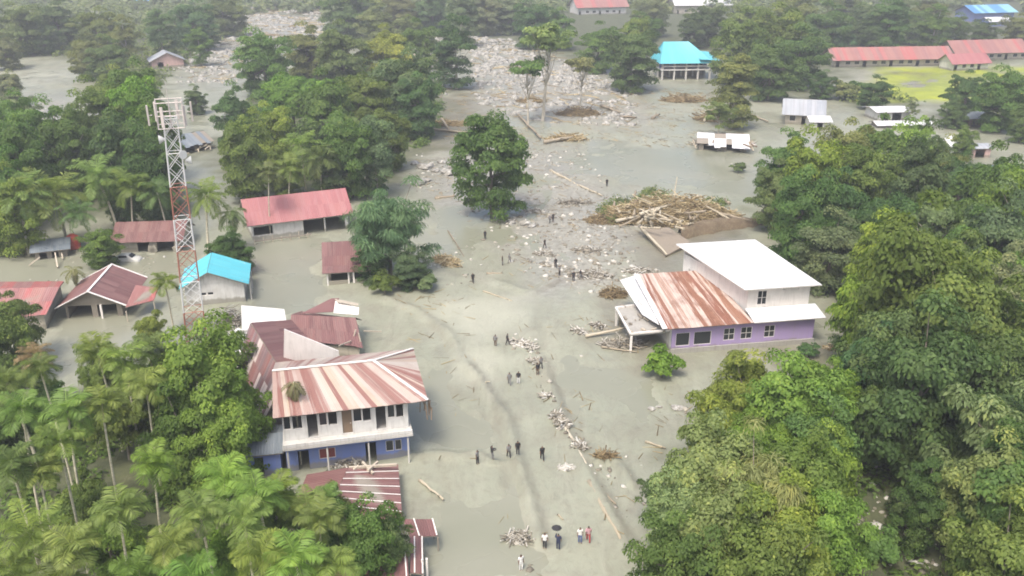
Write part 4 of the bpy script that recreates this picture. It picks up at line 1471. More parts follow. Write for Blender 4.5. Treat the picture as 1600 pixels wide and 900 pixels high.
def frond(mb_v, mb_t, base, az, el0, length, droop, nl, ll, rs, w=.1, tone=.5, vee=.35):
    """one pinnate frond: leaflets as narrow blades on both sides of an arching rachis"""
    pts = []
    p_ = np.array(base, float)
    el = el0
    n = 9
    h_ = np.array([math.cos(az), math.sin(az), 0])
    side = np.array([-math.sin(az), math.cos(az), 0])
    for i in range(n + 1):
        pts.append(p_.copy())
        p_ = p_ + (h_ * math.cos(el) + np.array([0, 0, math.sin(el)])) * length / n
        el -= droop / n * (0.5 + i / n)
    pts = np.array(pts)
    for i in range(nl):
        t_ = .1 + .9 * (i + .5) / nl
        k_ = t_ * n
        j = min(int(k_), n - 1)
        c = pts[j] + (pts[j + 1] - pts[j]) * (k_ - j)
        d = pts[j + 1] - pts[j]
        d /= np.linalg.norm(d)
        l_ = ll * (math.sin(math.pi * min(1, t_ * .9 + .12)) ** .6 + .08)
        up_ = np.cross(d, side)
        up_ = up_ if up_[2] > 0 else -up_
        for s in (-1, 1):
            e = side * s * .82 + d * .5 + up_ * vee * rs.uniform(.1, 1.0) + np.array([0, 0, -.45 * rs.uniform(.2, 1.3)])
            e /= np.linalg.norm(e)
            wv = d * w * 1.0
            tip = c + e * l_ + np.array([0, 0, -.14 * l_])
            mid_ = c + e * l_ * .5
            mb_v += [c, mid_ - wv * .5, tip, mid_ + wv * .5]
            mb_t += [min(1, max(0, tone + rs.uniform(-.2, .2)))] * 4
    # rachis
    for i in range(n):
        a, c = pts[i], pts[i + 1]
        ww = side * .05 * (1 - i / n * .8)
        mb_v += [a - ww, a + ww, c + ww * .9, c - ww * .9]
        mb_t += [.75] * 4


def make_palm(key, seed, H, n_f, length, el_rng, droop, nl, ll, r0, bend, tone0=.5, dead=0.0, w=.1, shaft=False, mat='palm_bark'):
    rs = random.Random(seed)
    bx, by = rs.uniform(-bend, bend), rs.uniform(-bend, bend)
    mb = MB()
    P_ = [Vector((bx * (s ** 1.7), by * (s ** 1.7), -.4 + (H + .4) * s)) for s in (0, .06, .2, .4, .6, .8, 1.0)]
    mb.tube(P_, [r0 * 1.7, r0 * 1.2, r0 * 1.05, r0, r0 * .95, r0 * .85, r0 * .8], 7)
    trunk = mb.mesh('trunk', M[mat], True)
    V, T = [], []
    topp = (bx, by, H + (.5 if shaft else 0))
    ga = 2.39996
    for i in range(n_f):
        s = i / max(1, n_f - 1)
        el = lerp(el_rng[1], el_rng[0], s) + rs.uniform(-.12, .12)
        frond(V, T, topp, i * ga + rs.uniform(-.3, .3), el, length * rs.uniform(.85, 1.1) * (1 - .15 * (1 - s)), droop * rs.uniform(.8, 1.25), nl, ll * rs.uniform(.85, 1.1), rs, w,
              tone0 + rs.uniform(-.18, .22) - .15 * s)
    if shaft:
        m2 = MB()
        V += []
    V = np.array(V)
    R = float(np.percentile(np.hypot(V[:, 0] - bx, V[:, 1] - by), 96))
    KINDS[key] = (trunk, fast_mesh('crown', V, 4, np.arange(len(V)), M['palm_leaf'], {'tone': T}), R, H, H + length * .6)


for i in range(4):
    make_palm('coco%d' % i, 300 + i, 11.5, 24, 4.8, (-.75, 1.25), 1.5, 40, 1.15, .19, 1.5, w=.11)
for i in range(5):
    make_palm('areca%d' % i, 320 + i, 10.5, 14, 3.0, (-.45, 1.25), 1.7, 36, 1.05, .11, .9, w=.115)
make_palm('dead0', 340, 6.0, 11, 2.4, (-1.2, -.2), 1.2, 16, .6, .1, .5, tone0=.3, w=.16)
make_palm('limp0', 341, 8.0, 14, 3.8, (-1.3, .5), 1.6, 22, .8, .16, 1.5, tone0=.4, w=.16)

TONE = {
    'mid': (0.137, 0.203, 0.058), 'dark': (0.104, 0.163, 0.058), 'bright': (0.188, 0.280, 0.056), 'yellow': (0.272, 0.308, 0.065), 'pale': (0.234, 0.282, 0.118),
    'blue': (0.112, 0.179, 0.083), 'olive': (0.165, 0.203, 0.074), 'dead': (0.275, 0.223, 0.138), 'palm': (0.175, 0.242, 0.063), 'palmdark': (0.129, 0.186, 0.058), 'grey': (0.202, 0.233, 0.123),
}
WORD = {'mid': 'green', 'dark': 'dark green', 'bright': 'bright green', 'yellow': 'yellow-green', 'pale': 'pale green', 'blue': 'bluish green', 'olive': 'olive', 'dead': 'withered brown',
        'palm': 'green', 'palmdark': 'dark green', 'grey': 'grey-green'}
NOUN = {'round': ('broadleaf_tree', 'round-crowned tree', 'tree'), 'spread': ('spreading_tree', 'wide spreading tree', 'tree'), 'tall': ('tall_tree', 'tall narrow tree', 'tree'),
        'airy': ('open_crowned_tree', 'thin-crowned tree', 'tree'), 'bigleaf': ('large_leaved_tree', 'large-leaved tree', 'tree'), 'full': ('broadleaf_tree', 'round-crowned tree', 'tree'), 'feather': ('feathery_tree', 'feathery tree', 'tree'),
        'bush': ('bush', 'low bush', 'bush'), 'snag': ('bare_trunked_tree', 'bare-trunked tree', 'tree'), 'coco': ('coconut_palm', 'coconut palm', 'palm tree'),
        'areca': ('slender_palm', 'slender palm', 'palm tree'), 'dead': ('dead_palm', 'dead palm', 'palm tree'), 'limp': ('drooping_palm', 'drooping palm', 'palm tree')}
trees = []
trg = random.Random(77)


def tree(grove, kind, u, v, rp, tone, H=None, label=None):
    """kind's crown centred on photo position (u, v) with crown radius rp photo pixels; H: height of the crown centre in metres"""
    names = [k_ for k_ in KINDS if k_.rstrip('0123456789') == kind]
    key = trg.choice(names)
    tm, cm, R, zc, ztop = KINDS[key]
    is_palm = kind in ('coco', 'areca', 'dead', 'limp')
    sc = None
    z = H if H else zc
    for _ in range(5):
        c = at(u, v, z)
        sc = rp * depth(c) / F_PX / R
        if H is None:
            z = zc * sc
        elif not is_palm:
            z = max(.95 * zc * sc, min(1.5 * zc * sc, H))
    rz = trg.uniform(0, 6.283)
    sz = z / zc
    if is_palm:
        sz = max(.5, min(2.2, sz))
    base = Vector((c.x, c.y, hz(c) - .02))
    name, noun, cat = NOUN[kind]
    o = thing(name, base, None, cat, grove)
    o.rotation_euler.z = rz
    tx, ty = 0.0, 0.0
    if is_palm:                                           # move the foot so that the bent trunk carries the crown to its place
        pass
    col = TONE[tone]
    j = [trg.uniform(.85, 1.17) for _ in range(3)]
    col = (col[0] * j[0] * j[1], col[1] * j[0], col[2] * j[0] * j[2], 1)
    t_ = link('trunk', tm, o)
    c_ = link('crown', cm, o)
    if is_palm:
        t_.scale = (sc ** .5, sc ** .5, sz)
        mz = sz
        k2 = sc ** .5
        # crown mesh is built round its trunk head (bx, by, H)
        V0 = tm.vertices[len(tm.vertices) - 4].co
        head = Vector((sum(v_.co.x for v_ in tm.vertices[-7:]) / 7, sum(v_.co.y for v_ in tm.vertices[-7:]) / 7, zc))
        c_.scale = (sc, sc, sc)
        c_.location = (head.x * (k2 - sc), head.y * (k2 - sc), zc * (sz - sc))
        off = Matrix.Rotation(rz, 3, 'Z') @ Vector((head.x * k2, head.y * k2, 0))
        o.location.x -= off.x
        o.location.y -= off.y
    else:
        sz2 = sz
        t_.scale = c_.scale = (sc, sc, sz2)
    c_.color = col
    trees.append((grove, kind, tone, u, v, o, label))
    return o


FL = 'palm grove at the bottom left corner'
for k_, u, v, rp, tn, H in [
    ('areca', 62, 575, 36, 'palmdark', 12), ('areca', 105, 640, 44, 'palm', 12), ('areca', 158, 628, 40, 'palm', 12), ('areca', 35, 640, 42, 'palm', 12), ('areca', 92, 690, 42, 'palm', 12),
    ('areca', 18, 725, 46, 'palmdark', 12), ('areca', 60, 735, 40, 'palm', 11), ('areca', 240, 722, 40, 'bright', 12), ('areca', 185, 792, 48, 'palm', 11), ('bigleaf', 130, 785, 42, 'mid', 8),
    ('areca', 195, 560, 40, 'palm', 11), ('areca', 150, 545, 36, 'palm', 11), ('areca', 232, 545, 38, 'palmdark', 11), ('areca', 228, 600, 38, 'palm', 10)]:
    tree('upper left palm grove', k_, u, v, rp, tn, H)
for k_, u, v, rp, tn, H in [
    ('coco', 45, 830, 60, 'palm', 10), ('areca', 110, 850, 50, 'palm', 10), ('round', 172, 855, 46, 'bright', 8), ('coco', 15, 890, 60, 'palm', 9), ('areca', 90, 900, 50, 'palmdark', 9),
    ('areca', 215, 890, 46, 'palm', 9), ('areca', 270, 850, 46, 'palm', 10), ('areca', 310, 800, 46, 'palm', 10), ('bigleaf', 345, 870, 46, 'bright', 8), ('areca', 300, 900, 48, 'bright', 9),
    ('areca', 380, 810, 44, 'palm', 9), ('areca', 350, 745, 44, 'bright', 9), ('areca', 400, 770, 46, 'bright', 9)]:
    tree('lower left palm grove', k_, u, v, rp, tn, H)
for k_, u, v, rp, tn, H in [
    ('areca', 432, 765, 38, 'bright', 7), ('areca', 480, 790, 38, 'palm', 6), ('bigleaf', 435, 815, 44, 'mid', 7), ('areca', 460, 870, 54, 'bright', 9), ('areca', 500, 810, 42, 'palmdark', 8),
    ('areca', 410, 870, 50, 'palm', 9), ('areca', 520, 880, 44, 'palm', 8), ('areca', 512, 778, 26, 'palm', 5)]:
    tree('palm clump before the shop house', k_, u, v, rp, tn, H)
for k_, u, v, rp, tn, H in [
    ('round', 325, 612, 74, 'bright', 9), ('round', 372, 650, 50, 'bright', 8), ('bigleaf', 255, 600, 56, 'palm', 8), ('round', 285, 680, 58, 'mid', 7), ('round', 345, 705, 52, 'bright', 6), ('bigleaf', 190, 650, 46, 'mid', 7),
    ('bush', 400, 712, 34, 'mid', None), ('round', 350, 570, 40, 'mid', 8), ('bigleaf', 160, 580, 38, 'mid', 7), ('bigleaf', 232, 512, 26, 'palm', 7)]:
    tree('thicket left of the shop house', k_, u, v, rp, tn, H)
for k_, u, v, rp, tn, H in [('round', 572, 848, 50, 'mid', 5), ('round', 608, 855, 34, 'blue', 4.5), ('bigleaf', 515, 840, 42, 'blue', 6), ('round', 520, 808, 32, 'olive', 4.5)]:
    tree('thicket over the sunken house', k_, u, v, rp, tn, H)
for k_, u, v, rp, tn, H in [('bigleaf', 22, 500, 40, 'olive', 8), ('round', -10, 540, 50, 'mid', 8), ('coco', 10, 600, 40, 'palmdark', 9), ('coco', 55, 555, 30, 'dead', 7), ('round', -20, 660, 50, 'dark', 8), ('round', 70, 640, 40, 'dark', 7)]:
    tree('thicket below the faded red roof', k_, u, v, rp, tn, H)

for k_, u, v, rp, tn, H in [
    ('round', 1160, 624, 68, 'yellow', 5), ('round', 1240, 645, 76, 'bright', 6), ('bigleaf', 1125, 660, 50, 'yellow', 5), ('round', 1295, 640, 48, 'bright', 6), ('round', 1285, 705, 56, 'mid', 7),
    ('spread', 1195, 700, 64, 'bright', 5)]:
    tree('stand before the purple house', k_, u, v, rp, tn, H)
for k_, u, v, rp, tn, H in [
    ('round', 1110, 765, 76, 'pale', 7), ('feather', 1180, 790, 76, 'pale', 7), ('round', 1060, 820, 54, 'pale', 6), ('round', 1130, 850, 76, 'pale', 7), ('round', 1225, 850, 76, 'yellow', 8),
    ('round', 1265, 780, 72, 'mid', 8), ('round', 1290, 850, 60, 'bright', 7), ('round', 1060, 890, 66, 'mid', 7), ('airy', 1025, 770, 34, 'olive', 5), ('round', 1190, 905, 80, 'mid', 8), ('round', 1290, 740, 50, 'bright', 8)]:
    tree('pale stand along the bottom edge', k_, u, v, rp, tn, H)
for k_, u, v, rp, tn, H in [
    ('bigleaf', 1565, 700, 88, 'pale', 9), ('round', 1545, 790, 70, 'pale', 8), ('round', 1590, 800, 90, 'mid', 9), ('round', 1570, 880, 80, 'mid', 8), ('bigleaf', 1545, 870, 56, 'mid', 7), ('airy', 1600, 610, 60, 'grey', 9),
    ('bush', 1420, 800, 40, 'dark', None), ('bush', 1370, 850, 40, 'mid', None), ('tall', 1442, 790, 34, 'dark', 5), ('bush', 1480, 745, 36, 'dark', None)]:
    tree('bottom right corner stand', k_, u, v, rp, tn, H)
for k_, u, v, rp, tn, H in [
    ('round', 1430, 470, 100, 'mid', 12), ('bigleaf', 1362, 490, 60, 'bright', 11), ('spread', 1410, 545, 84, 'dark', 12), ('round', 1500, 530, 86, 'mid', 12), ('round', 1368, 590, 56, 'blue', 10), ('round', 1440, 610, 92, 'dark', 11),
    ('airy', 1385, 640, 54, 'mid', 10), ('round', 1520, 610, 74, 'dark', 10), ('round', 1480, 660, 56, 'mid', 10), ('round', 1415, 655, 44, 'mid', 11), ('round', 1530, 680, 60, 'dark', 8), ('round', 1390, 420, 56, 'yellow', 11),
    ('bigleaf', 1470, 420, 60, 'mid', 11), ('round', 1335, 520, 36, 'dark', 9), ('round', 1580, 560, 60, 'dark', 10)]:
    tree('dense wood right of the white house', k_, u, v, rp, tn, H)
for k_, u, v, rp, tn, H in [
    ('round', 1300, 392, 50, 'grey', 6), ('round', 1230, 262, 40, 'mid', 7), ('round', 1275, 290, 52, 'bright', 9), ('round', 1255, 340, 50, 'mid', 8), ('round', 1320, 256, 44, 'olive', 8), ('tall', 1345, 300, 44, 'mid', 9),
    ('round', 1310, 340, 46, 'dark', 8), ('airy', 1400, 270, 54, 'mid', 10), ('tall', 1435, 300, 44, 'blue', 11), ('round', 1370, 250, 40, 'mid', 8), ('round', 1425, 246, 38, 'bright', 8), ('spread', 1385, 345, 54, 'dark', 9),
    ('round', 1215, 310, 36, 'olive', 7), ('round', 1468, 272, 34, 'olive', 7), ('airy', 1460, 350, 46, 'grey', 9)]:
    tree('mixed grove behind the white house', k_, u, v, rp, tn, H)
for k_, u, v, rp, tn, H in [
    ('round', 1540, 320, 56, 'mid', 10), ('round', 1590, 340, 56, 'bright', 10), ('bigleaf', 1510, 350, 50, 'mid', 9), ('round', 1560, 390, 60, 'blue', 9), ('round', 1510, 410, 50, 'mid', 9), ('round', 1600, 430, 50, 'mid', 9),
    ('spread', 1560, 290, 40, 'mid', 9), ('tall', 1578, 470, 40, 'grey', 10), ('round', 1500, 300, 36, 'dark', 8)]:
    tree('grove at the right edge', k_, u, v, rp, tn, H)

tree('lone trees on the mud', 'full', 768, 248, 60, 'mid', 10, 'round dark green tree standing alone in the middle of the mud')
tree('lone trees on the mud', 'feather', 606, 352, 62, 'blue', 7.5, 'large feathery bluish green tree beside the veranda house')
tree('lone trees on the mud', 'bush', 1035, 564, 34, 'bright', None, 'small bright green tree standing in the mud before the purple house')
tree('lone trees on the mud', 'round', 580, 412, 30, 'dark', 2.5, 'dark bush against the veranda house under the feathery tree')
tree('lone trees on the mud', 'round', 640, 420, 30, 'blue', 2.3, 'bluish bush at the foot of the feathery tree, driftwood side')
tree('lone trees on the mud', 'bush', 600, 440, 26, 'mid', None, 'low ragged bush in the water below the feathery tree')
tree('lone trees on the mud', 'bush', 665, 440, 22, 'grey', None, 'small grey-green bush in mud right of the feathery tree')
tree('lone trees on the mud', 'round', 157, 385, 30, 'mid', 2.6, 'round green bush between the red drum and broken-front house')
tree('lone trees on the mud', 'round', 360, 392, 34, 'dark', 2.6, 'dark round bush behind the cyan roof')
tree('lone trees on the mud', 'dead', 459, 598, 20, 'dead', 8.5, 'dead brown palm in front of the pink-striped roof')
tree('lone trees on the mud', 'coco', 322, 305, 36, 'palm', 9.5, 'lean dark-trunked coconut palm right of the mast')
tree('lone trees on the mud', 'limp', 360, 330, 30, 'olive', 6.5, 'drooping olive palm between mast and pink-red roof')
tree('lone trees on the mud', 'areca', 257, 437, 26, 'palm', 7, 'slender palm left of the mast near the brown house')
tree('lone trees on the mud', 'limp', 115, 430, 20, 'grey', 3.2, 'short limp grey palm behind the brown house roof')
tree('lone trees on the mud', 'areca', 420, 268, 22, 'olive', 11, 'tall thin-trunked palm before the pink-red roof')
tree('lone trees on the mud', 'bush', 1265, 545, 18, 'dark', None, 'dark climbing bush at the corner of the purple house')
tree('lone trees on the mud', 'bush', 1155, 258, 14, 'dark', None, 'tiny dark bush on the mud below the ruined tin house')

for k_, u, v, rp, tn, H in [
    ('round', 412, 98, 44, 'mid', 10), ('spread', 455, 150, 62, 'bright', 10), ('round', 480, 82, 40, 'olive', 9), ('round', 535, 92, 44, 'olive', 10), ('round', 602, 92, 40, 'yellow', 9), ('round', 625, 145, 52, 'blue', 10),
    ('spread', 560, 150, 52, 'mid', 10), ('round', 655, 165, 36, 'dark', 8), ('round', 650, 80, 34, 'mid', 9), ('tall', 712, 78, 34, 'dark', 9), ('round', 368, 185, 34, 'dark', 8), ('round', 505, 185, 50, 'mid', 9),
    ('airy', 690, 100, 26, 'pale', 7)]:
    tree('upper grove above the pink-red roof', k_, u, v, rp, tn, H)
for k_, u, v, rp, tn, H in [
    ('round', 385, 248, 42, 'mid', 8), ('round', 425, 220, 36, 'yellow', 8), ('areca', 470, 228, 34, 'palm', 9), ('areca', 500, 245, 34, 'palmdark', 9), ('round', 545, 245, 40, 'mid', 8), ('coco', 565, 210, 40, 'palm', 9),
    ('tall', 585, 240, 34, 'blue', 8), ('round', 610, 215, 34, 'mid', 7), ('areca', 455, 262, 30, 'palm', 7), ('round', 520, 275, 30, 'dark', 5), ('round', 440, 270, 28, 'mid', 5), ('coco', 530, 205, 34, 'palm', 9)]:
    tree('palm grove behind the pink-red roof', k_, u, v, rp, tn, H)
for k_, u, v, rp, tn, H in [
    ('coco', 84, 300, 54, 'palm', 9), ('coco', 150, 275, 46, 'palm', 10), ('round', 30, 260, 50, 'mid', 9), ('round', 20, 330, 46, 'bright', 7), ('round', 60, 230, 44, 'mid', 9), ('round', 190, 250, 48, 'dark', 9), ('areca', 205, 290, 40, 'palm', 9),
    ('round', 240, 270, 42, 'dark', 8), ('areca', 245, 300, 34, 'palmdark', 8), ('coco', 30, 300, 46, 'palm', 10), ('round', 110, 240, 40, 'palmdark', 8), ('round', 250, 320, 26, 'blue', 4), ('round', 190, 318, 26, 'dark', 5), ('coco', 120, 330, 30, 'palmdark', 7), ('round', -15, 295, 50, 'mid', 8)]:
    tree('left wood above the grey shack', k_, u, v, rp, tn, H)
for k_, u, v, rp, tn, H in [
    ('round', 30, 185, 30, 'grey', 6), ('round', 145, 92, 34, 'olive', 7), ('round', 182, 155, 38, 'olive', 8), ('tall', 165, 195, 40, 'mid', 10), ('round', 205, 165, 42, 'mid', 10), ('tall', 220, 200, 40, 'bright', 11), ('round', 228, 152, 26, 'mid', 6),
    ('round', 20, 205, 36, 'mid', 8), ('tall', 250, 225, 34, 'mid', 10), ('round', 130, 215, 40, 'mid', 9), ('round', 305, 155, 18, 'olive', 4), ('round', 12, 138, 22, 'grey', 5)]:
    tree('left wood beside the mast top', k_, u, v, rp, tn, H)
for k_, u, v, rp, tn, H in [
    ('round', 30, 45, 38, 'olive', 9), ('round', 90, 35, 36, 'blue', 9), ('round', 150, 50, 34, 'olive', 9), ('tall', 195, 62, 24, 'olive', 8), ('tall', 250, 52, 24, 'blue', 8), ('round', 300, 40, 36, 'blue', 10), ('round', 350, 25, 32, 'olive', 9),
    ('round', 8, 82, 26, 'grey', 6), ('round', 70, 62, 22, 'blue', 6), ('round', 170, 95, 30, 'olive', 8), ('tall', 310, 70, 20, 'mid', 6), ('round', 325, 48, 20, 'grey', 6)]:
    tree('wood by the light blue roof', k_, u, v, rp, tn, H)
for k_, u, v, rp, tn, H in [
    ('round', 540, 18, 38, 'dark', 9), ('round', 590, 40, 34, 'grey', 9), ('round', 625, 18, 30, 'grey', 9), ('round', 675, 18, 30, 'blue', 9), ('round', 570, 5, 30, 'dark', 9), ('tall', 720, 22, 28, 'grey', 10), ('round', 760, 22, 30, 'grey', 10),
    ('round', 640, 45, 20, 'olive', 6), ('round', 800, 20, 30, 'grey', 10)]:
    tree('top wood above the boulder field', k_, u, v, rp, tn, H)
for k_, u, v, rp, tn, H in [
    ('snag', 850, 72, 48, 'pale', 17), ('round', 985, 92, 46, 'dark', 9), ('round', 935, 76, 36, 'mid', 8), ('snag', 908, 100, 26, 'grey', 10), ('round', 872, 45, 28, 'mid', 8), ('round', 1008, 52, 26, 'mid', 8), ('round', 835, 38, 34, 'blue', 10),
    ('round', 990, 56, 26, 'bright', 8), ('snag', 826, 105, 30, 'mid', 10), ('tall', 1150, 140, 36, 'olive', 9), ('airy', 1125, 175, 30, 'olive', 6), ('round', 1018, 25, 30, 'grey', 9)]:
    tree('stand around the boulder field', k_, u, v, rp, tn, H)
for k_, u, v, rp, tn, H in [
    ('round', 1160, 78, 44, 'mid', 11), ('round', 1215, 62, 50, 'mid', 12), ('round', 1250, 88, 44, 'mid', 9), ('round', 1205, 108, 38, 'dark', 9), ('round', 1290, 45, 38, 'mid', 11), ('round', 1310, 62, 24, 'blue', 7), ('round', 1240, 28, 36, 'olive', 10),
    ('round', 1165, 40, 36, 'olive', 10), ('round', 1110, 38, 26, 'dark', 9), ('round', 1085, 45, 24, 'dark', 8)]:
    tree('stand between stilt house and school', k_, u, v, rp, tn, H)
for k_, u, v, rp, tn, H in [
    ('round', 1350, 38, 30, 'olive', 7), ('tall', 1390, 42, 28, 'dark', 8), ('round', 1425, 40, 30, 'mid', 7), ('tall', 1460, 46, 24, 'mid', 8), ('round', 1490, 48, 24, 'dark', 6), ('round', 1535, 54, 22, 'dark', 6), ('round', 1590, 50, 26, 'olive', 6),
    ('round', 1400, 18, 30, 'olive', 8), ('round', 1450, 22, 28, 'olive', 8), ('round', 1320, 18, 30, 'olive', 8), ('tall', 1365, 52, 22, 'dark', 7)]:
    tree('wood behind the school row', k_, u, v, rp, tn, H)
for k_, u, v, rp, tn, H in [
    ('bush', 1320, 136, 24, 'olive', None), ('round', 1368, 144, 24, 'dark', 3.5), ('bush', 1342, 134, 18, 'mid', None), ('round', 1510, 152, 30, 'dark', 6), ('round', 1572, 155, 42, 'mid', 8), ('round', 1492, 175, 22, 'dark', 4), ('airy', 1426, 165, 12, 'grey', 5),
    ('round', 1506, 225, 18, 'mid', 4), ('round', 1285, 132, 20, 'dark', 4), ('round', 1600, 190, 22, 'mid', 5)]:
    tree('scattering between sheds and meadow', k_, u, v, rp, tn, H)

ORD = ['', 'second ', 'third ', 'fourth ', 'fifth ', 'sixth ', 'seventh ', 'eighth ', 'ninth ', 'tenth ', 'eleventh ', 'twelfth ']
byg = {}
for rec in trees:
    if rec[6]:
        rec[5]['label'] = rec[6]
    else:
        byg.setdefault((rec[0], rec[1], WORD[rec[2]]), []).append(rec)
for (gv, kind, tone), lst in byg.items():
    lst.sort(key=lambda r: r[3])
    noun = tone + ' ' + NOUN[kind][1]
    for i, r in enumerate(lst):
        if len(lst) == 1:
            lab = 'the only %s in the %s' % (noun, gv)
        elif i == 0:
            lab = 'leftmost %s in the %s' % (noun, gv)
        else:
            lab = '%s%s from left in the %s' % (ORD[i], noun, gv)
        r[5]['label'] = lab

# undergrowth below the trees and the far wood: nobody could count them
def scatter_poly(polys, n, rs):
    out = []
    area = []
    for p_ in polys:
        a = 0
        for i in range(len(p_)):
            x0, y0 = p_[i]
            x1, y1 = p_[(i + 1) % len(p_)]
            a += x0 * y1 - x1 * y0
        area.append(abs(a) / 2)
    tot = sum(area)
    for p_, a in zip(polys, area):
        m = int(n * a / tot) + 1
        bx, by = [q_[0] for q_ in p_], [q_[1] for q_ in p_]
        got = np.zeros((0, 2))
        while len(got) < m:
            c = np.stack([rs.uniform(min(bx), max(bx), m * 3), rs.uniform(min(by), max(by), m * 3)], 1)
            c = c[in_poly(c[:, 0], c[:, 1], p_)]
            got = np.concatenate([got, c])
        out.append(got[:m])
    return np.concatenate(out)


def shrub_mass(name, label, polys, n, seed, rad, leaves, size, tone, zf=.8, cut=.45):
    rs = np.random.RandomState(seed)
    c = scatter_poly(polys, n, rs)
    keep = fbm(c[:, 0] * .12, c[:, 1] * .12, seed) > cut - rs.uniform(-.1, .1, len(c))
    c = c[keep]
    m = len(c)
    z = height(c[:, 0], c[:, 1])
    r = rs.uniform(rad[0], rad[1], m)
    k_ = np.repeat(np.arange(m), leaves)
    d = rs.normal(size=(len(k_), 3))
    d /= np.linalg.norm(d, axis=1)[:, None]
    d[:, 2] = np.abs(d[:, 2])
    pos = np.stack([c[k_, 0], c[k_, 1], z[k_]], 1) + d * (r[k_] * rs.uniform(.5, 1, len(k_)))[:, None] * np.array([1, 1, zf])
    nrm = d + np.array([0, 0, .6]) + rs.normal(size=d.shape) * .4
    nrm /= np.linalg.norm(nrm, axis=1)[:, None]
    ref = rs.normal(size=d.shape)
    tx = np.cross(nrm, ref)
    tx /= np.linalg.norm(tx, axis=1)[:, None]
    ty = np.cross(nrm, tx)
    s = (size * rs.uniform(.6, 1.4, len(k_)) * (r[k_] / rad[1]) ** .5)[:, None]
    V = np.stack([pos - tx * s, pos + ty * s * .6, pos + tx * s, pos - ty * s * .6], 1).reshape(-1, 3)
    T = np.repeat(np.clip(np.repeat(rs.uniform(.1, .9, m), leaves) + rs.normal(size=len(k_)) * .12, 0, 1), 4)
    o = link(name, fast_mesh(name, V, 4, np.arange(len(V)), M['leaf'], {'tone': T}))
    o.color = (*TONE[tone], 1)
    return tag(o, label, None, None, 'stuff')


shrub_mass('undergrowth', 'leafy undergrowth on the ground of the near woods', VEG[:2], 1500, 5, (.5, 1.5), 46, .26, 'mid')
shrub_mass('undergrowth', 'leafy undergrowth on the ground of the middle groves', VEG[2:5], 2600, 6, (.7, 2.2), 40, .34, 'mid', 1.0, .36)
shrub_mass('undergrowth', 'leafy undergrowth on the ground of the far woods', VEG[5:7] + VEG[8:], 1300, 7, (1.4, 4.0), 46, .6, 'olive', 1.0, .36)
FARW = [wpoly(p) for p in ([(-150, 22), (370, 14), (360, 30), (250, 40), (-200, 48)], [(510, 14), (740, 12), (870, 16), (880, 40), (830, 50), (740, 40), (520, 30)], [(1165, 14), (1480, 12), (1480, 60), (1300, 75), (1200, 70), (1165, 50)])]
FARW2 = [[(-420, 560), (-300, 540), (300, 540), (480, 560), (560, 900), (-560, 900)]]
shrub_mass('far_forest', 'distant wood at the top of the view merging into one mass', FARW, 420, 8, (3.5, 6.5), 120, 1.1, 'grey', 1.5, .3)
shrub_mass('far_forest', 'farthest line of woods beyond the valley floor', FARW2, 1500, 9, (4.5, 8.5), 60, 2.0, 'grey', 1.4, .25)

# ------------------------------------------------------------------ stones, logs, driftwood, small debris
def stone_mesh(seed, sub=1):
    bm = bmesh.new()
    bmesh.ops.create_icosphere(bm, subdivisions=sub, radius=1.0)
    rs = random.Random(seed)
    for v_ in bm.verts:
        v_.co *= rs.uniform(.72, 1.15)
        v_.co.z *= .68
        v_.co.x *= 1.2
    me = bpy.data.meshes.new('boulder')
    bm.to_mesh(me)
    bm.free()
    me.materials.append(M['rock'])
    return me


STONES = [stone_mesh(i, 2) for i in range(5)]


def stone_field(name, label, polys, n, seed, rad, mat='rock', flat=.65):
    rs = np.random.RandomState(seed)
    c = scatter_poly(polys, n, rs)
    c = c[fbm(c[:, 0] * .08, c[:, 1] * .08, seed + 3) > .42 + rs.uniform(-.12, .12, len(c))]
    bm = bmesh.new()
    bmesh.ops.create_icosphere(bm, subdivisions=1, radius=1.0)
    bv = np.array([v_.co[:] for v_ in bm.verts])
    bf = np.array([[v_.index for v_ in f_.verts] for f_ in bm.faces])
    bm.free()
    m = len(c)
    z = height(c[:, 0], c[:, 1])
    r = rad[0] + (rad[1] - rad[0]) * rs.uniform(0, 1, m) ** 2.6
    a = rs.uniform(0, 6.283, m)
    j = rs.uniform(.5, 1.3, (m, len(bv), 1))
    V = bv[None] * j * r[:, None, None] * np.stack([rs.uniform(.8, 1.5, m), np.ones(m), rs.uniform(.45, .8, m)], 1)[:, None, :]
    x = V[:, :, 0] * np.cos(a)[:, None] - V[:, :, 1] * np.sin(a)[:, None]
    y_ = V[:, :, 0] * np.sin(a)[:, None] + V[:, :, 1] * np.cos(a)[:, None]
    V = np.stack([x + c[:, 0:1], y_ + c[:, 1:2], V[:, :, 2] + (z + r * -.05)[:, None]], 2).reshape(-1, 3)
    L = (bf[None] + (np.arange(m) * len(bv))[:, None, None]).ravel()
    T = np.repeat(np.clip(rs.uniform(.05, .9, m) + (r - rad[0]) / (rad[1] - rad[0]) * .25, 0, .9) ** 1.3, len(bv))
    o = link(name, fast_mesh(name, V, 3, L, M[mat], {'tone': T}))
    return tag(o, label, None, None, 'stuff')


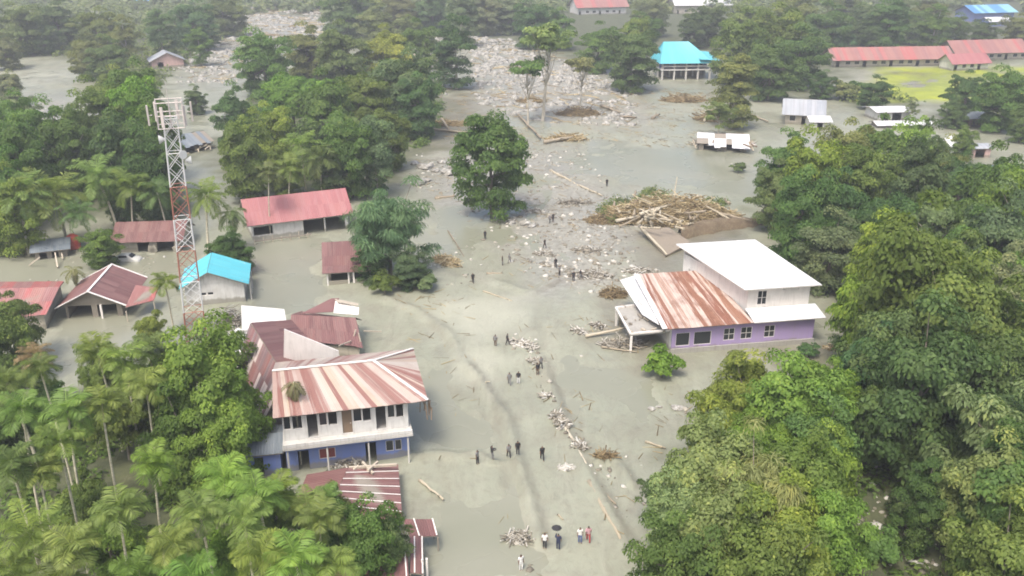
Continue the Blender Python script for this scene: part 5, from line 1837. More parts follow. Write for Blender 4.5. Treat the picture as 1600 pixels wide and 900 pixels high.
stone_field('rubble', 'pale river stones in the torrent bed at the top of the view', [GRIT[0], GRIT[1], GRIT[4]], 2400, 21, (.3, 1.9))
stone_field('rubble', 'pale boulder field between the bare-trunked trees', [GRIT[2], wpoly([(740, 60), (800, 62), (810, 110), (742, 120)]), wpoly([(830, 85), (930, 95), (960, 140), (840, 150)])], 2900, 22, (.25, 1.7))
stone_field('rubble', 'pale stones along the left flood channel', [GRIT[3], wpoly([(280, 60), (400, 70), (360, 130), (270, 130)])], 900, 23, (.2, 1.0))
stone_field('rubble', 'small stones and clods strewn over the middle of the mud', [GRIT[5], wpoly([(800, 340), (960, 330), (980, 450), (850, 440)])], 2100, 24, (.05, .5), 'debris')
stone_field('rubble', 'pale stones and broken blocks heaped left of the white wall', [wpoly([(880, 400), (970, 410), (965, 470), (920, 465), (880, 440)])], 300, 27, (.06, .5), 'debris')
stone_field('rubble', 'broken stones under the dark trees at the bottom', [GRIT[6]], 260, 25, (.12, .5), 'debris')
stone_field('rubble', 'clods along the road edges', [wpoly(p_) for p_ in ([(780, 520), (840, 520), (870, 640), (830, 590)], [(840, 590), (890, 640), (920, 740), (880, 700)], [(890, 500), (990, 490), (1000, 560), (900, 560)], [(780, 820), (840, 820), (840, 900), (790, 900)], [(1000, 640), (1080, 620), (1090, 700), (1010, 690)], [(660, 400), (740, 380), (760, 440), (690, 450)],
                                                              [(0, 400), (280, 400), (280, 440), (0, 440)], [(880, 680), (1000, 700), (1010, 830), (960, 800)])], 420, 26, (.07, .38), 'debris')

def twig_field(name, label, polys, n, seed, length=(.3, 1.6), stick=(.015, .05), tone=(0, .8)):
    rs = np.random.RandomState(seed)
    c = scatter_poly(polys, n, rs)
    c = c[fbm(c[:, 0] * .15, c[:, 1] * .15, seed + 3) > .45 + rs.uniform(-.12, .12, len(c))]
    m = len(c)
    k_ = 1 + c[:, 1] / 250
    a = rs.normal(1.9, .8, m)
    L_ = rs.uniform(*length, m) * k_ / 2
    d = np.stack([np.cos(a) * L_, np.sin(a) * L_, rs.uniform(-.06, .12, m)], 1)
    sd_ = np.stack([-np.sin(a), np.cos(a), np.zeros(m)], 1) * (rs.uniform(*stick, m) * k_)[:, None]
    upv = np.zeros((m, 3))
    upv[:, 2] = np.linalg.norm(sd_, axis=1)
    p_ = np.stack([c[:, 0], c[:, 1], height(c[:, 0], c[:, 1]) + .03], 1)
    V = np.stack([p_ - d + sd_, p_ - d + upv, p_ - d - sd_, p_ + d + sd_ * .5, p_ + d + upv * .6, p_ + d - sd_ * .5], 1).reshape(-1, 3)
    q_ = np.array([[0, 1, 4, 3], [1, 2, 5, 4], [2, 0, 3, 5]])
    L = (q_[None] + (np.arange(m) * 6)[:, None, None]).ravel()
    o = link(name, fast_mesh(name, V, 4, L, M['driftwood'], {'tone': np.repeat(rs.uniform(*tone, m), 6)}))
    return tag(o, label, None, None, 'stuff')


MIDMUD = [wpoly(p_) for p_ in ([(760, 330), (1000, 300), (1000, 470), (850, 470), (740, 400)], [(640, 250), (900, 235), (930, 320), (800, 340), (650, 300)], [(780, 510), (860, 510), (960, 700), (1000, 850), (900, 850), (850, 640)], [(780, 800), (850, 800), (850, 900), (780, 900)],
                               [(640, 140), (1150, 140), (1180, 230), (900, 230), (640, 220)], [(880, 500), (1000, 490), (1010, 570), (890, 570)], [(600, 440), (740, 440), (760, 720), (660, 720)], [(1000, 600), (1090, 600), (1080, 720), (1000, 720)])]
twig_field('twigs', 'broken twigs and straw strewn over the flood mud', MIDMUD, 3200, 61)
twig_field('twigs', 'branches stranded in the boulder fields', [GRIT[0], GRIT[1], GRIT[2], GRIT[4]], 1400, 62, (1.0, 3.5), (.05, .14), (.1, .9))
brg = random.Random(12)
for i, (u, v, r) in enumerate([(648, 257, 1.0), (662, 264, 1.6), (672, 262, 1.1), (680, 268, .9), (655, 288, 1.5), (700, 272, 1.5), (712, 268, 1.2), (707, 262, .9), (690, 255, .8), (820, 352, .9), (832, 355, .8), (800, 350, .7), (668, 283, .8), (1058, 640, .55), (1018, 640, .4), (1030, 637, .3)]):
    p_ = gp(u, v, r * .2)
    o = link('boulder', STONES[i % 5])
    o.location = p_
    o.scale = (r, r * brg.uniform(.7, 1.1), r * brg.uniform(.7, 1.0))
    o.rotation_euler = (0, 0, brg.uniform(0, 6.28))
    grp = 'boulders on the mud left of the lone tree' if i < 9 or i == 12 else ('boulders below the lone tree' if i < 12 else 'stones near the small green tree')
    tag(o, {'boulders on the mud left of the lone tree': 'pale boulder on the mud between the groves and the lone tree', 'boulders below the lone tree': 'pale boulder on the mud just below the lone tree',
            'stones near the small green tree': 'pale stone on the mud below the small bright green tree'}[grp], 'boulder', grp)


def log_mesh(seed, n=7, kink=.022, branches=2):
    rs = random.Random(seed)
    mb = MB()
    pts = [Vector((i / 6, rs.uniform(-kink, kink) * .5, rs.uniform(-kink, kink) * .3)) for i in range(7)]
    mb.tube(pts, [.032 * lerp(1.15, .6, i / 6) * rs.uniform(.92, 1.08) for i in range(7)], n)
    for i in range(branches):
        a = pts[rs.randint(2, 5)]
        d = Vector((rs.uniform(.05, .16), rs.uniform(-.12, .12), rs.uniform(.0, .12)))
        mb.tube([a, a + d], [.014, .006], 5)
    return mb.mesh('log', M['log_wood'], True)


LOGS = [log_mesh(i, branches=i % 3) for i in range(6)]


def log(p0, p1, r, label, group=None, name='log', cat='log'):
    o = link(name, LOGS[brg.randrange(6)])
    d = Vector(p1) - Vector(p0)
    o.location = p0
    o.rotation_euler = d.to_track_quat('X', 'Z').to_euler()
    k_ = r / .032
    o.scale = (d.length, k_, k_)
    return tag(o, label, cat, group)


G1 = 'logs in the great driftwood jam'
for i in range(46):
    u = brg.gauss(1040, 52)
    v = brg.gauss(330, 12)
    u, v = min(1170, max(935, u)), min(356, max(300, v))
    p_ = at(u, v, brg.uniform(.8, 4.6) * max(.25, 1 - abs(u - 1045) / 130))
    a = brg.uniform(0, 3.14)
    L_ = brg.uniform(1.6, 5.0)
    d = Vector((math.cos(a), math.sin(a), brg.uniform(-.45, .45))) * L_
    log(p_ - d / 2, p_ + d / 2, brg.uniform(.12, .28), 'pale broken log tangled in the great driftwood jam above the white roof', G1)
for u0, v0, u1, v1, r, z0, z1, lab in [
    (998, 352, 1042, 398, .25, 1.4, .6, 'long straight log lying along the edge of the muddy slab'),
    (1000, 335, 1095, 305, .28, 2.0, 3.2, 'long pale log sticking up across the driftwood jam'),
    (1108, 330, 1175, 345, .3, 1.6, 1.0, 'brown log along the right end of the driftwood jam'),
    (1052, 318, 1058, 276, .14, .6, 2.6, 'upright broken stem standing behind the driftwood jam'),
    (870, 645, 917, 728, .2, .25, .25, 'long fallen pole along the road edge, the upper of two'),
    (921, 752, 969, 842, .2, .25, .25, 'long fallen pole along the road edge, the lower of two'),
    (655, 750, 693, 780, .14, .2, .2, 'thin pale pole lying on the mud before the sunken house'),
    (742, 578, 785, 640, .14, .2, .15, 'slim pole half sunk in the mud by the road centre'),
    (943, 768, 962, 788, .1, .2, .2, 'short pale stick beside the lower fallen pole'),
    (872, 812 - 8, 880, 808 + 4, .09, .15, .15, 'short pale stick on the road above the walkers'),
    (915, 525, 980, 512, .2, .4, .9, 'log in the debris tail left of the porch'),
    (955, 530, 1000, 545, .16, .6, .3, 'log below the porch corner'),
    (940, 542, 995, 550, .12, .3, .3, 'thin stick below the porch in the mud'),
    (660, 200, 740, 208, .35, .4, .4, 'long drift log on the mud above the lone tree'),
    (690, 185, 704, 205, .3, 1.4, .3, 'pale upended log at the left drift line'),
    (680, 310, 712, 306, .3, .2, .2, 'dark log lying left of the lone tree'),
    (760, 427, 786, 427, .16, .2, .2, 'pale plank-like log on the mud below the lone tree'),
    (810, 180, 845, 215, .35, .3, 1.0, 'grey fallen trunk at the foot of the bare-trunked tree'),
    (850, 222, 905, 212, .4, .5, .8, 'fallen trunk with roots below the bare-trunked tree'),
    (940, 165, 968, 175, .45, .6, .6, 'thick pale log below the dark tree'),
    (968, 182, 995, 183, .35, .4, .4, 'short thick log on the mud below the boulder field'),
    (1018, 185, 1030, 178, .4, .4, 1.0, 'pale broken stump log on the open mud'),
    (1100, 190, 1115, 160, .3, .4, 3.0, 'leaning bare trunk beside the ruined tin house'),
    (1165, 175, 1200, 190, .3, .4, .4, 'dark log right of the ruined tin house'),
    (860, 266, 905, 290, .25, .3, .3, 'log along the drift line right of the lone tree'),
    (905, 290, 940, 305, .22, .3, .4, 'log at the upper left tip of the driftwood jam'),
    (755, 455, 800, 470, .12, .2, .2, 'dark stick on the mud above the bright wet patch'),
    (1008, 690, 1040, 700, .12, .2, .2, 'stick on the mud at the edge of the yellow-green tree'),
    (700, 360, 725, 400, .1, .2, .2, 'thin stick above the orange driftwood heap'),
]:
    log(at(u0, v0, z0), at(u1, v1, z1), r, lab)


def tangle(name, label, cat, u, v, wpx, hgt, n, seed, stick=(.03, .1), length=(1, 3), aspect=.45, mat='driftwood', tone=(.1, .8), group=None, kind=None, yaw=0.0):
    """a heap of crossing sticks and roots on a low mound, one mesh"""
    rs = np.random.RandomState(seed)
    c = gp(u, v)
    W_ = wpx * depth(c) / F_PX
    V, L, T = [], [], []
    cy_, sy_ = math.cos(yaw), math.sin(yaw)
    for i in range(n):
        a, r = rs.uniform(0, 6.283), math.sqrt(rs.uniform(0, 1))
        x, y_ = math.cos(a) * r * W_, math.sin(a) * r * W_ * aspect
        x, y_ = x * cy_ - y_ * sy_, x * sy_ + y_ * cy_
        top = hgt * max(.08, (1 - r ** 1.6)) * rs.uniform(.6, 1.15)
        z = rs.uniform(.0, 1) ** .6 * top
        b_ = rs.uniform(0, 6.283)
        d = np.array([math.cos(b_), math.sin(b_), rs.uniform(-.5, .6)]) * rs.uniform(*length) * .5
        p_ = np.array([x, y_, z])
        s = np.cross(d, [0, 0, 1.0])
        s = s / (np.linalg.norm(s) + 1e-6) * rs.uniform(*stick)
        t_ = np.cross(s, d)
        t_ = t_ / (np.linalg.norm(t_) + 1e-6) * np.linalg.norm(s)
        k0 = len(V)
        for e, k_ in ((-d, 1.0), (d, .6)):
            V += [p_ + e + s * k_, p_ + e + t_ * k_, p_ + e - s * k_, p_ + e - t_ * k_]
        for j in range(4):
            j2 = (j + 1) % 4
            L += [k0 + j, k0 + j2, k0 + 4 + j2, k0 + 4 + j]
        T += [rs.uniform(*tone)] * 8
    # mound beneath
    k0 = len(V)
    nr, na = 4, 18
    for i in range(nr + 1):
        for j in range(na):
            r = i / nr
            a = 6.283 * j / na
            x, y_ = math.cos(a) * r * W_ * .92, math.sin(a) * r * W_ * aspect * .92
            x, y_ = x * cy_ - y_ * sy_, x * sy_ + y_ * cy_
            V.append(np.array([x, y_, hgt * .55 * (1 - r ** 1.8) * rs.uniform(.75, 1.1) - .15 * r]))
            T.append(rs.uniform(tone[0], lerp(tone[0], tone[1], .45)))
    for i in range(nr):
        for j in range(na):
            j2 = (j + 1) % na
            L += [k0 + i * na + j, k0 + (i + 1) * na + j, k0 + (i + 1) * na + j2, k0 + i * na + j2]
    o = link(name, fast_mesh(name, np.array(V), 4, L, M[mat], {'tone': T}))
    o.location = c
    return tag(o, label, cat if not kind else None, group, kind)


tangle('driftwood', 'matted driftwood and roots filling the great log jam', None, 1045, 340, 112, 4.6, 3400, 31, (.02, .1), (.5, 2.8), .46, tone=(.1, 1.0), kind='stuff')
tangle('driftwood', 'dark matted branches at the left end of the log jam', None, 955, 345, 44, 1.2, 420, 32, (.03, .08), (.6, 2.2), .6, tone=(0, .5), kind='stuff')
tangle('driftwood_heap', 'orange-brown heap of broken sticks right of the feathery tree', 'driftwood', 698, 410, 30, .8, 260, 33, (.03, .09), (.6, 2.4), .5, tone=(.35, 1), yaw=-.9)
tangle('root_plate', 'brown root heap of a fallen tree left of the stilt house mud', 'brushwood', 905, 180, 38, 2.6, 320, 34, (.04, .12), (1, 4), .45, tone=(.05, .55))
tangle('root_plate', 'brown brush mound below the stilt house', 'brushwood', 1068, 158, 38, 2.6, 320, 35, (.04, .12), (1, 4), .45, tone=(.05, .6))
tangle('root_plate', 'branch heap behind the ruined tin house', 'brushwood', 1120, 188, 36, 2.8, 320, 36, (.04, .14), (1, 4.5), .5, tone=(.05, .7))
tangle('root_plate', 'pale root tangle at the foot of the bare-trunked tree', 'brushwood', 885, 218, 34, 1.6, 240, 37, (.05, .14), (1, 4), .4, tone=(.3, .95))
tangle('root_plate', 'grey branch tangle left of the bare-trunked tree', 'brushwood', 830, 160, 24, 1.8, 180, 38, (.04, .1), (1, 4), .5, tone=(.1, .6))
tangle('root_plate', 'drift line of sticks above the boulders', 'brushwood', 700, 195, 40, 1.2, 240, 39, (.04, .12), (1, 4), .4, tone=(.2, .8))
tangle('flood_wrack', 'heap of branches and planks round the ruined tin house', 'wrack', 1130, 226, 50, 1.9, 380, 55, (.05, .14), (.8, 3.6), .4, 'debris', (.05, .95))
tangle('flood_wrack', 'wrack of planks caught on the porch corner', 'wrack', 972, 540, 36, .9, 200, 40, (.03, .09), (.6, 2.4), .45, 'debris', (.1, .9))
tangle('flood_wrack', 'dark wrack piled against the white wall left of the rusty roof', 'wrack', 958, 462, 22, 1.6, 200, 41, (.03, .08), (.5, 1.8), .8, 'driftwood', (0, .4))
tangle('flood_wrack', 'grey scrap tangle on the white flat roof house', 'wrack', 362, 506, 20, 2.6, 200, 42, (.03, .07), (.5, 1.8), .8, 'debris', (.1, 1))
tangle('flood_wrack', 'pale wrack line above the walkers at the road middle', 'wrack', 818, 541, 26, .35, 130, 43, (.05, .13), (.4, 1.5), .4, 'debris', (.5, 1), yaw=-.6)
tangle('flood_wrack', 'small pale wrack on the road below the motor track', 'wrack', 856, 620, 12, .4, 50, 44, (.04, .12), (.4, 1.3), .6, 'debris', (.4, 1))
tangle('flood_wrack', 'white scraps right of the three dark-clad walkers', 'wrack', 885, 732, 15, .3, 36, 45, (.05, .14), (.3, .9), .5, 'debris', (.8, 1))
tangle('flood_wrack', 'wrack of sticks beside the lowest walkers', 'wrack', 812, 842, 22, .6, 110, 46, (.03, .08), (.5, 1.8), .6, 'debris', (.3, 1))
tangle('flood_wrack', 'pale wrack spread left of the white wall', 'wrack', 925, 432, 34, .6, 200, 47, (.03, .1), (.4, 1.8), .5, 'debris', (.2, 1))
tangle('flood_wrack', 'wrack drift below the driftwood jam', 'wrack', 918, 392, 26, .5, 130, 48, (.03, .1), (.4, 1.8), .5, 'debris', (.2, 1))
tangle('flood_wrack', 'wreckage before the shop house doors', 'wrack', 545, 728, 34, .7, 150, 49, (.03, .08), (.4, 1.6), .35, 'debris', (.1, 1))
tangle('flood_wrack', 'blue and white wreckage at the right edge', 'wrack', 1568, 268, 30, 1.4, 220, 50, (.08, .2), (.8, 2.4), .5, 'tarp_blue', (.2, 1))
tangle('flood_wrack', 'orange wreck heap behind the purple house corner', 'wrack', 1303, 545, 13, .7, 80, 51, (.04, .1), (.4, 1.4), .6, 'driftwood', (.5, 1))
tangle('flood_wrack', 'long snarl of twigs left of the log jam', 'wrack', 900, 318, 30, .6, 160, 52, (.03, .09), (.6, 2.4), .35, 'debris', (.1, .8))
tangle('flood_wrack', 'dark twigs on the mud right of the fallen poles', 'wrack', 945, 718, 18, .4, 60, 53, (.03, .08), (.5, 1.8), .4, 'driftwood', (.05, .5))
tangle('flood_wrack', 'pale scraps near the middle of the mud', 'wrack', 860, 415, 10, .5, 50, 54, (.05, .12), (.3, 1), .6, 'debris', (.6, 1))

GB = [wpoly([(930, 330), (960, 312), (1000, 318), (990, 345), (950, 352)]), wpoly([(990, 312), (1010, 296), (1050, 306), (1040, 318)]), wpoly([(1090, 318), (1130, 312), (1140, 325), (1110, 330)])]
shrub_mass('torn_leaves', 'torn green branches caught in the driftwood jam', GB, 150, 71, (.5, 1.2), 40, .2, 'olive', 1.5, .2)
for i_, (u, v, w_, lab) in enumerate([(880, 668, 13, 'pale wrack at the head of the upper fallen pole'), (905, 700, 11, 'wrack heap halfway along the upper fallen pole'), (836, 568, 12, 'wrack strip beside the knot of people'),
                                      (870, 655, 9, 'small stick heap above the upper fallen pole'), (905, 520, 14, 'pale wrack tip left of the porch debris'), (935, 512, 14, 'pale wrack middle of the porch debris tail'), (790, 345, 16, 'pale wrack on the mud under the lone tree'),
                                      (850, 398, 14, 'wrack patch in the middle of the stone drift'), (835, 330, 14, 'wrack between lone tree and taller walkers'), (1000, 425, 30, 'wrack strip along the back of the rusty roof')]):
    tangle('flood_wrack', lab, 'wrack', u, v, w_, .5, 90, 300 + i_, (.04, .12), (.4, 1.6), .5, 'debris', (.25, 1), yaw=-.8 if v > 500 else 0)
# brown earth bank and muddy slab beside the log jam
c4 = at(1125, 362)
mb = MB(c4)
rs = random.Random(4)
prof = []
nu_, nv_ = 14, 6
pts = []
for i in range(nu_ + 1):
    s = i / nu_
    a0 = at(lerp(1066, 1196, s), lerp(374, 352, s) + rs.uniform(-1.5, 1.5))
    w_ = 4.5 * (.55 + .45 * math.sin(math.pi * min(1, s * .8 + .15)))
    for j in range(nv_ + 1):
        t_ = j / nv_
        zz_ = 1.9 * math.sin(math.pi * min(1, t_ * 1.15 + .0)) ** .7 * (.7 + .3 * math.sin(3 * s + 1)) if 0 < t_ < .87 else -.15
        pts.append(a0 + Vector((-.1 * t_ + rs.uniform(-.2, .2), w_ * t_, zz_ + rs.uniform(-.12, .12))))
mb.add(pts, [(i * (nv_ + 1) + j, (i + 1) * (nv_ + 1) + j, (i + 1) * (nv_ + 1) + j + 1, i * (nv_ + 1) + j + 1) for i in range(nu_) for j in range(nv_)])
o = mb.build('earth_bank', M['earth_brown'], None, True)
tag(o, 'brown eroded earth bank between the driftwood jam and white roof', 'earth bank')
mb = MB(at(1035, 385))
slab(mb, [at(1040, 400, .35), at(1079, 378, .9), at(1045, 355, 1.5), at(1002, 358, 1.2)], .3)
o = mb.build('fallen_slab', M['board_tan'])
tag(o, 'flat mud-coated slab lying below the driftwood jam', 'slab')

# half-buried car, satellite dish
p_ = gp(197, 406)
car = thing('buried_car', p_, 'pale car sunk to its windows before the broken-front house', 'car')
mb = MB(p_)
prof = [(-2.2, .15, .8), (-2.0, .45, .85), (-1.3, .55, .86), (-.8, 1.0, .72), (.6, 1.05, .72), (1.3, .6, .86), (2.0, .5, .85), (2.25, .15, .8)]
V_ = []
for x_, z_, w_ in prof:
    V_ += [p_ + Vector((x_, -w_, -.3)), p_ + Vector((x_, -w_, z_ * .6)), p_ + Vector((x_, -w_ * .85, z_)), p_ + Vector((x_, w_ * .85, z_)), p_ + Vector((x_, w_, z_ * .6)), p_ + Vector((x_, w_, -.3))]
fc = [(6 * i + j, 6 * i + 6 + j, 6 * i + 7 + j, 6 * i + 1 + j) for i in range(7) for j in range(5)] + [(0, 1, 2, 3, 4, 5), (47, 46, 45, 44, 43, 42)]
mb.add(V_, fc)
mb.build('body', M['car_white'], car, True)
for nm, q_ in (('windscreen', [(.72, -.6, 1.03), (1.25, -.74, .66), (1.25, .74, .66), (.72, .6, 1.03)]), ('rear_window', [(-.85, .6, 1.0), (-1.28, .74, .6), (-1.28, -.74, .6), (-.85, -.6, 1.0)]),
               ('side_window', [(-.75, -.7, .66), (.55, -.7, .7), (.5, -.64, .98), (-.7, -.64, .95)])):
    mb = MB(p_)
    n_ = Vector((0.03 if nm == 'windscreen' else (-.03 if nm == 'rear_window' else 0), -.1 if nm == 'side_window' else 0, .03))
    mb.poly([p_ + Vector(k_) + n_ for k_ in q_])
    mb.build(nm, M['window_glass'], car)
p_ = at(1483, 231, 3.0)
g_ = gp(1483, 243)
p_ = Vector((g_.x, g_.y, 3.2))
d = thing('satellite_dish', (g_.x, g_.y, g_.z), 'white satellite dish on a post above the right grove', 'dish')
ax = Vector((-.35, -.6, .72)).normalized()
mb = MB(g_)
mb.tube([p_ - ax * .35, p_ - ax * .2, p_, p_ + ax * .25], [.2, .9, 1.4, 1.7], 16, cap=False)
mb.tube([p_ + ax * .2, p_ - ax * .05, p_ - ax * .25], [1.66, 1.3, .1], 16, cap=False)
mb.build('reflector', M['white_paint_metal'], d)
mb = MB(g_)
mb.bar(g_ - Vector((0, 0, .3)), p_ - ax * .3, .08, 6)
mb.build('post', M['antenna_grey'], d)
mb = MB(g_)
mb.bar(p_, p_ + ax * 1.0, .04, 5)
mb.build('feed_arm', M['antenna_grey'], d)

# ------------------------------------------------------------------ people
def person_mesh(pose):
    J = {'pel': (0, 0, .93), 'sp': (0, .01, 1.12), 'ch': (0, .0, 1.32), 'nk': (0, .01, 1.47), 'hd': (0, -.01, 1.56), 'tp': (0, -.005, 1.66), 'ns': (0, -.1, 1.565)}
    R_ = {'pel': .135, 'sp': .12, 'ch': .14, 'nk': .055, 'hd': .088, 'tp': .075, 'ns': .018}
    E_ = [('pel', 'sp'), ('sp', 'ch'), ('ch', 'nk'), ('nk', 'hd'), ('hd', 'tp'), ('hd', 'ns')]
    for s, q_ in ((-1, 'l'), (1, 'r')):
        step = {'stand': .03 * s, 'walk': .26 * s, 'raise': .05 * s, 'bend': .04}[pose]
        J['hp' + q_] = (.09 * s, 0, .87)
        J['kn' + q_] = (.1 * s, -step * .5 - (.04 if step > 0 else .0), .49)
        J['an' + q_] = (.1 * s, -step, .08)
        J['to' + q_] = (.11 * s, -step - .15, .035)
        J['sh' + q_] = (.18 * s, .0, 1.38)
        if pose == 'raise' and s > 0:
            J['el' + q_] = (.24, -.16, 1.2)
            J['wr' + q_] = (.16, -.3, 1.42)
            J['pa' + q_] = (.15, -.31, 1.5)
        elif pose == 'bend':
            J['el' + q_] = (.24 * s, -.1, 1.14)
            J['wr' + q_] = (.14 * s, -.32, 1.1)
            J['pa' + q_] = (.1 * s, -.38, 1.12)
        else:
            J['el' + q_] = (.24 * s, .03 + step * .4, 1.11)
            J['wr' + q_] = (.25 * s, -.03 + step * .8, .87)
            J['pa' + q_] = (.25 * s, -.05 + step * .85, .79)
        for k_, r in (('hp', .1), ('kn', .065), ('an', .045), ('to', .035), ('sh', .062), ('el', .045), ('wr', .032), ('pa', .036)):
            R_[k_ + q_] = r
        E_ += [('pel', 'hp' + q_), ('hp' + q_, 'kn' + q_), ('kn' + q_, 'an' + q_), ('an' + q_, 'to' + q_), ('ch', 'sh' + q_), ('sh' + q_, 'el' + q_), ('el' + q_, 'wr' + q_), ('wr' + q_, 'pa' + q_)]
    ks = list(J)
    me = bpy.data.meshes.new('skeleton')
    me.from_pydata([J[k_] for k_ in ks], [(ks.index(a), ks.index(b_)) for a, b_ in E_], [])
    o = bpy.data.objects.new('skeleton', me)
    COL.objects.link(o)
    md = o.modifiers.new('skin', 'SKIN')
    for k_, sv in zip(ks, me.skin_vertices[0].data):
        sv.radius = (R_[k_] * (1.15 if k_ in ('pel', 'sp', 'ch') else 1), R_[k_] * (.8 if k_ in ('pel', 'sp', 'ch') else 1))
        sv.use_root = k_ == 'pel'
    ms = o.modifiers.new('sub', 'SUBSURF')
    ms.levels = ms.render_levels = 1
    dg = bpy.context.evaluated_depsgraph_get()
    body = bpy.data.meshes.new_from_object(o.evaluated_get(dg))
    bpy.data.objects.remove(o)
    bpy.data.meshes.remove(me)
    bm = bmesh.new()
    bm.from_mesh(body)
    bm.normal_update()
    # five fingers per hand
    for s, q_ in ((-1, 'l'), (1, 'r')):
        w_, p2 = Vector(J['wr' + q_]), Vector(J['pa' + q_])
        d = (p2 - w_).normalized()
        sd_ = d.cross(Vector((s, 0, 0)))
        sd_ = sd_.normalized() if sd_.length > .1 else Vector((0, 1, 0))
        tb = MB()
        for i in range(4):
            a = p2 + sd_ * (.024 * (i - 1.5)) + d * .015
            l_ = (.055, .065, .06, .045)[i]
            tb.tube([a, a + d * l_ * .6, a + d * l_ - Vector((s, 0, 0)) * .015], [.0095, .009, .006], 4)
        a = p2 - d * .03 + sd_ * .03
        tb.tube([a, a + sd_ * .03 + d * .03, a + sd_ * .03 + d * .06], [.011, .01, .007], 4)
        vs = [bm.verts.new(v_) for v_ in tb.v]
        for f_ in tb.f:
            bm.faces.new([vs[i] for i in f_])
    bm.to_mesh(body)
    body.materials.clear()
    body.materials.append(M['skin'])
    arm = 1.1

    def shell(name, test, off, mat):
        b2 = bm.copy()
        b2.normal_update()
        b2.faces.ensure_lookup_table()
        bmesh.ops.delete(b2, geom=[f_ for f_ in b2.faces if not test(f_.calc_center_median())], context='FACES')
        for v_ in b2.verts:
            v_.co += v_.normal * off
        m2 = bpy.data.meshes.new(name)
        b2.to_mesh(m2)
        b2.free()
        m2.materials.append(M[mat])
        m2.polygons.foreach_set('use_smooth', [True] * len(m2.polygons))
        return m2
    shirt = shell('shirt', lambda c: .9 < c.z < 1.44 and (abs(c.x) < .215 or c.z > 1.18), .022, 'clothing')
    trs = shell('trousers', lambda c: .12 < c.z < .95 and abs(c.x) < .205 and c.y > -.34, .014, 'clothing')
    hair = shell('hair', lambda c: c.z > 1.56 and (c.y > -.035 or c.z > 1.64), .012, 'hair')
    bm.free()
    body.polygons.foreach_set('use_smooth', [True] * len(body.polygons))
    body.name = 'body'
    return body, shirt, trs, hair


POSES = {k_: person_mesh(k_) for k_ in ('stand', 'walk', 'raise', 'bend')}
C_ = {'black': (.012, .012, .014), 'dark': (.03, .03, .035), 'white': (.75, .75, .73), 'blue': (.1, .14, .3), 'grey': (.2, .2, .2), 'red': (.4, .05, .05), 'pink': (.5, .3, .33), 'navy': (.02, .03, .08), 'brown': (.12, .07, .04)}


def person(u, v, pose, shirt, trousers, yaw, label, group=None, h_=1.0):
    p_ = gp(u, v)
    body, sh, tr, ha = POSES[pose]
    o = link('person', body)
    o.location = p_
    o.rotation_euler.z = math.radians(yaw)
    o.scale = (h_ * .93,) * 3
    for nm, me, col in (('shirt', sh, shirt), ('trousers', tr, trousers), ('hair', ha, 'black')):
        c_ = link(nm, me, o)
        c_.color = (*C_[col], 1)
    return tag(o, label, 'person', group)


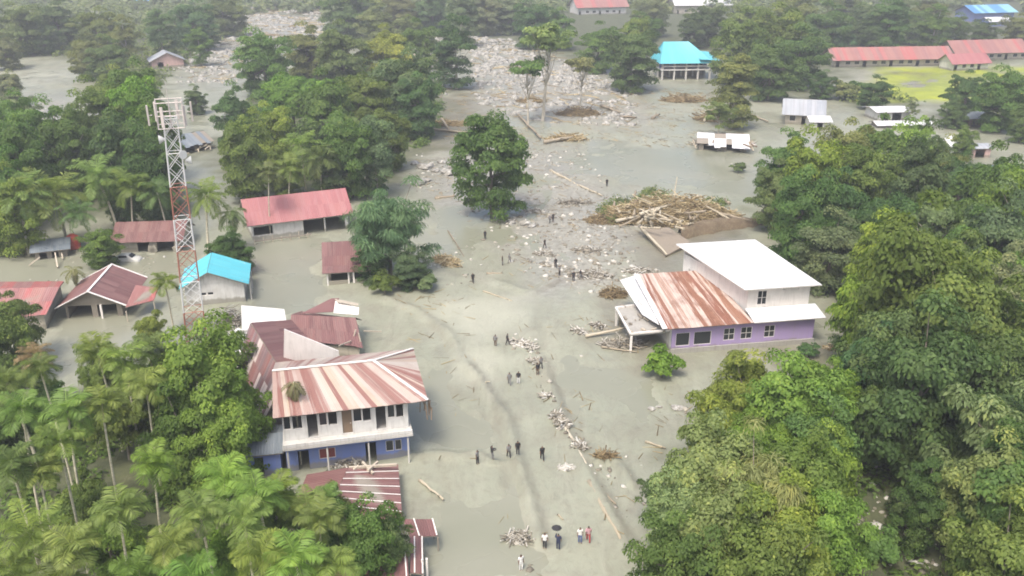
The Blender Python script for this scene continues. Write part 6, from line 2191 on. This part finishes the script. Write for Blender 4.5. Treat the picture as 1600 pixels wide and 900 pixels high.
GW = 'people walking on the mud'
for a in [
    (847, 720, 'walk', 'black', 'black', 10, 'person in black standing apart, right of the dark-clad pair'),
    (809, 718, 'stand', 'black', 'dark', 190, 'person in black beside the white-specked road centre'),
    (795, 716, 'walk', 'grey', 'dark', 200, 'person in grey top just left of the one in black'),
    (769, 724, 'bend', 'dark', 'grey', 120, 'person in grey trousers bending at the mud scarp'),
    (746, 727, 'stand', 'grey', 'dark', 60, 'person in grey standing left of the bending one'),
    (851, 858, 'stand', 'white', 'dark', 0, 'person in white shirt left of the umbrella'),
    (872, 860, 'raise', 'navy', 'navy', 180, 'person in dark blue holding a black umbrella'),
    (906, 850, 'stand', 'white', 'blue', 10, 'person in white shirt and blue trousers, left of a pair'),
    (919, 848, 'walk', 'pink', 'red', 180, 'person in pink shirt and red trousers, right of a pair'),
    (814, 890, 'stand', 'white', 'white', 30, 'person in white nearest the bottom edge'),
    (774, 543, 'stand', 'grey', 'brown', 170, 'person standing at the bright wet patch'),
    (793, 541, 'walk', 'dark', 'dark', 90, 'person at the start of the pale wrack line'),
    (796, 604, 'walk', 'grey', 'grey', 180, 'person in grey walking, left of two'),
    (810, 602, 'stand', 'dark', 'white', 180, 'person in dark top walking, right of two'),
    (840, 588, 'stand', 'dark', 'brown', 20, 'person in dark top in the knot at the road middle'),
    (845, 580, 'walk', 'grey', 'dark', 200, 'person in grey top in the knot at the road middle'),
    (739, 444, 'walk', 'black', 'black', 0, 'person in black right of the orange driftwood heap'),
    (785, 416, 'stand', 'dark', 'grey', 90, 'person in dark top on the mud below the lone tree'),
    (796, 412, 'walk', 'grey', 'grey', 100, 'person in grey just right of the one in dark top'),
    (864, 347, 'stand', 'dark', 'dark', 10, 'person in dark clothes right of the boulders, taller of two'),
    (859, 349, 'walk', 'grey', 'dark', 150, 'person in grey top right of the boulders, shorter of two'),
    (948, 292, 'stand', 'black', 'black', 0, 'person in black alone on the mud above the log jam'),
    (868, 419, 'walk', 'black', 'dark', 0, 'person in black beside the pale scraps'),
    (874, 432, 'stand', 'grey', 'dark', 60, 'person in grey below the pale scraps'),
    (896, 441, 'stand', 'dark', 'dark', 0, 'person in dark clothes by the wrack, left of two'),
    (907, 438, 'walk', 'dark', 'grey', 100, 'person in dark top by the wrack, right of two'),
    (851, 388, 'walk', 'black', 'dark', 40, 'person in black near the wrack drift below the log jam'),
    (758, 373, 'walk', 'dark', 'dark', 0, 'person in dark clothes below the lone tree trunk'),
]:
    person(*a, group=GW)
p_ = gp(872, 860)
p_ = p_ + Vector((-.14, .29, -.16))
um = thing('umbrella', p_, 'black umbrella held over the person in dark blue', 'umbrella')
mb = MB(p_)
mb.bar(p_ + Vector((0, 0, 1.45)), p_ + Vector((0, 0, 2.2)), .012, 5)
mb.build('shaft', M['antenna_grey'], um)
mb = MB(p_)
V_ = [p_ + Vector((0, 0, 2.22))]
for rr, zz_ in ((.25, 2.17), (.42, 2.05)):
    for k_ in range(8):
        V_.append(p_ + Vector((rr * math.cos(k_ * math.pi / 4), rr * math.sin(k_ * math.pi / 4), zz_)))
fc = [(0, 1 + k_, 1 + (k_ + 1) % 8) for k_ in range(8)] + [(1 + k_, 9 + k_, 9 + (k_ + 1) % 8, 1 + (k_ + 1) % 8) for k_ in range(8)]
mb.add(V_, fc)
cn = mb.build('canopy', M['clothing'], um)
cn.color = (.02, .02, .024, 1)

# ------------------------------------------------------------------ haze
mb = MB((0, 2200, 0))
mb.box((0, 2200, 28.0), (4600, 0, 0), (0, 2560, 0), (0, 0, 31.0))
t = NT('haze_air')
t.n.remove(t.p)
pv = t.new('ShaderNodeVolumePrincipled')
pv.inputs['Color'].default_value = (.93, .96, 1.0, 1)
pv.inputs['Density'].default_value = HAZE
pv.inputs['Anisotropy'].default_value = .2
t.l(pv.outputs[0], t.out.inputs['Volume'])
o = mb.build('haze', M['haze_air'])
tag(o, 'thin pale haze in the air over the valley', None, None, 'stuff')
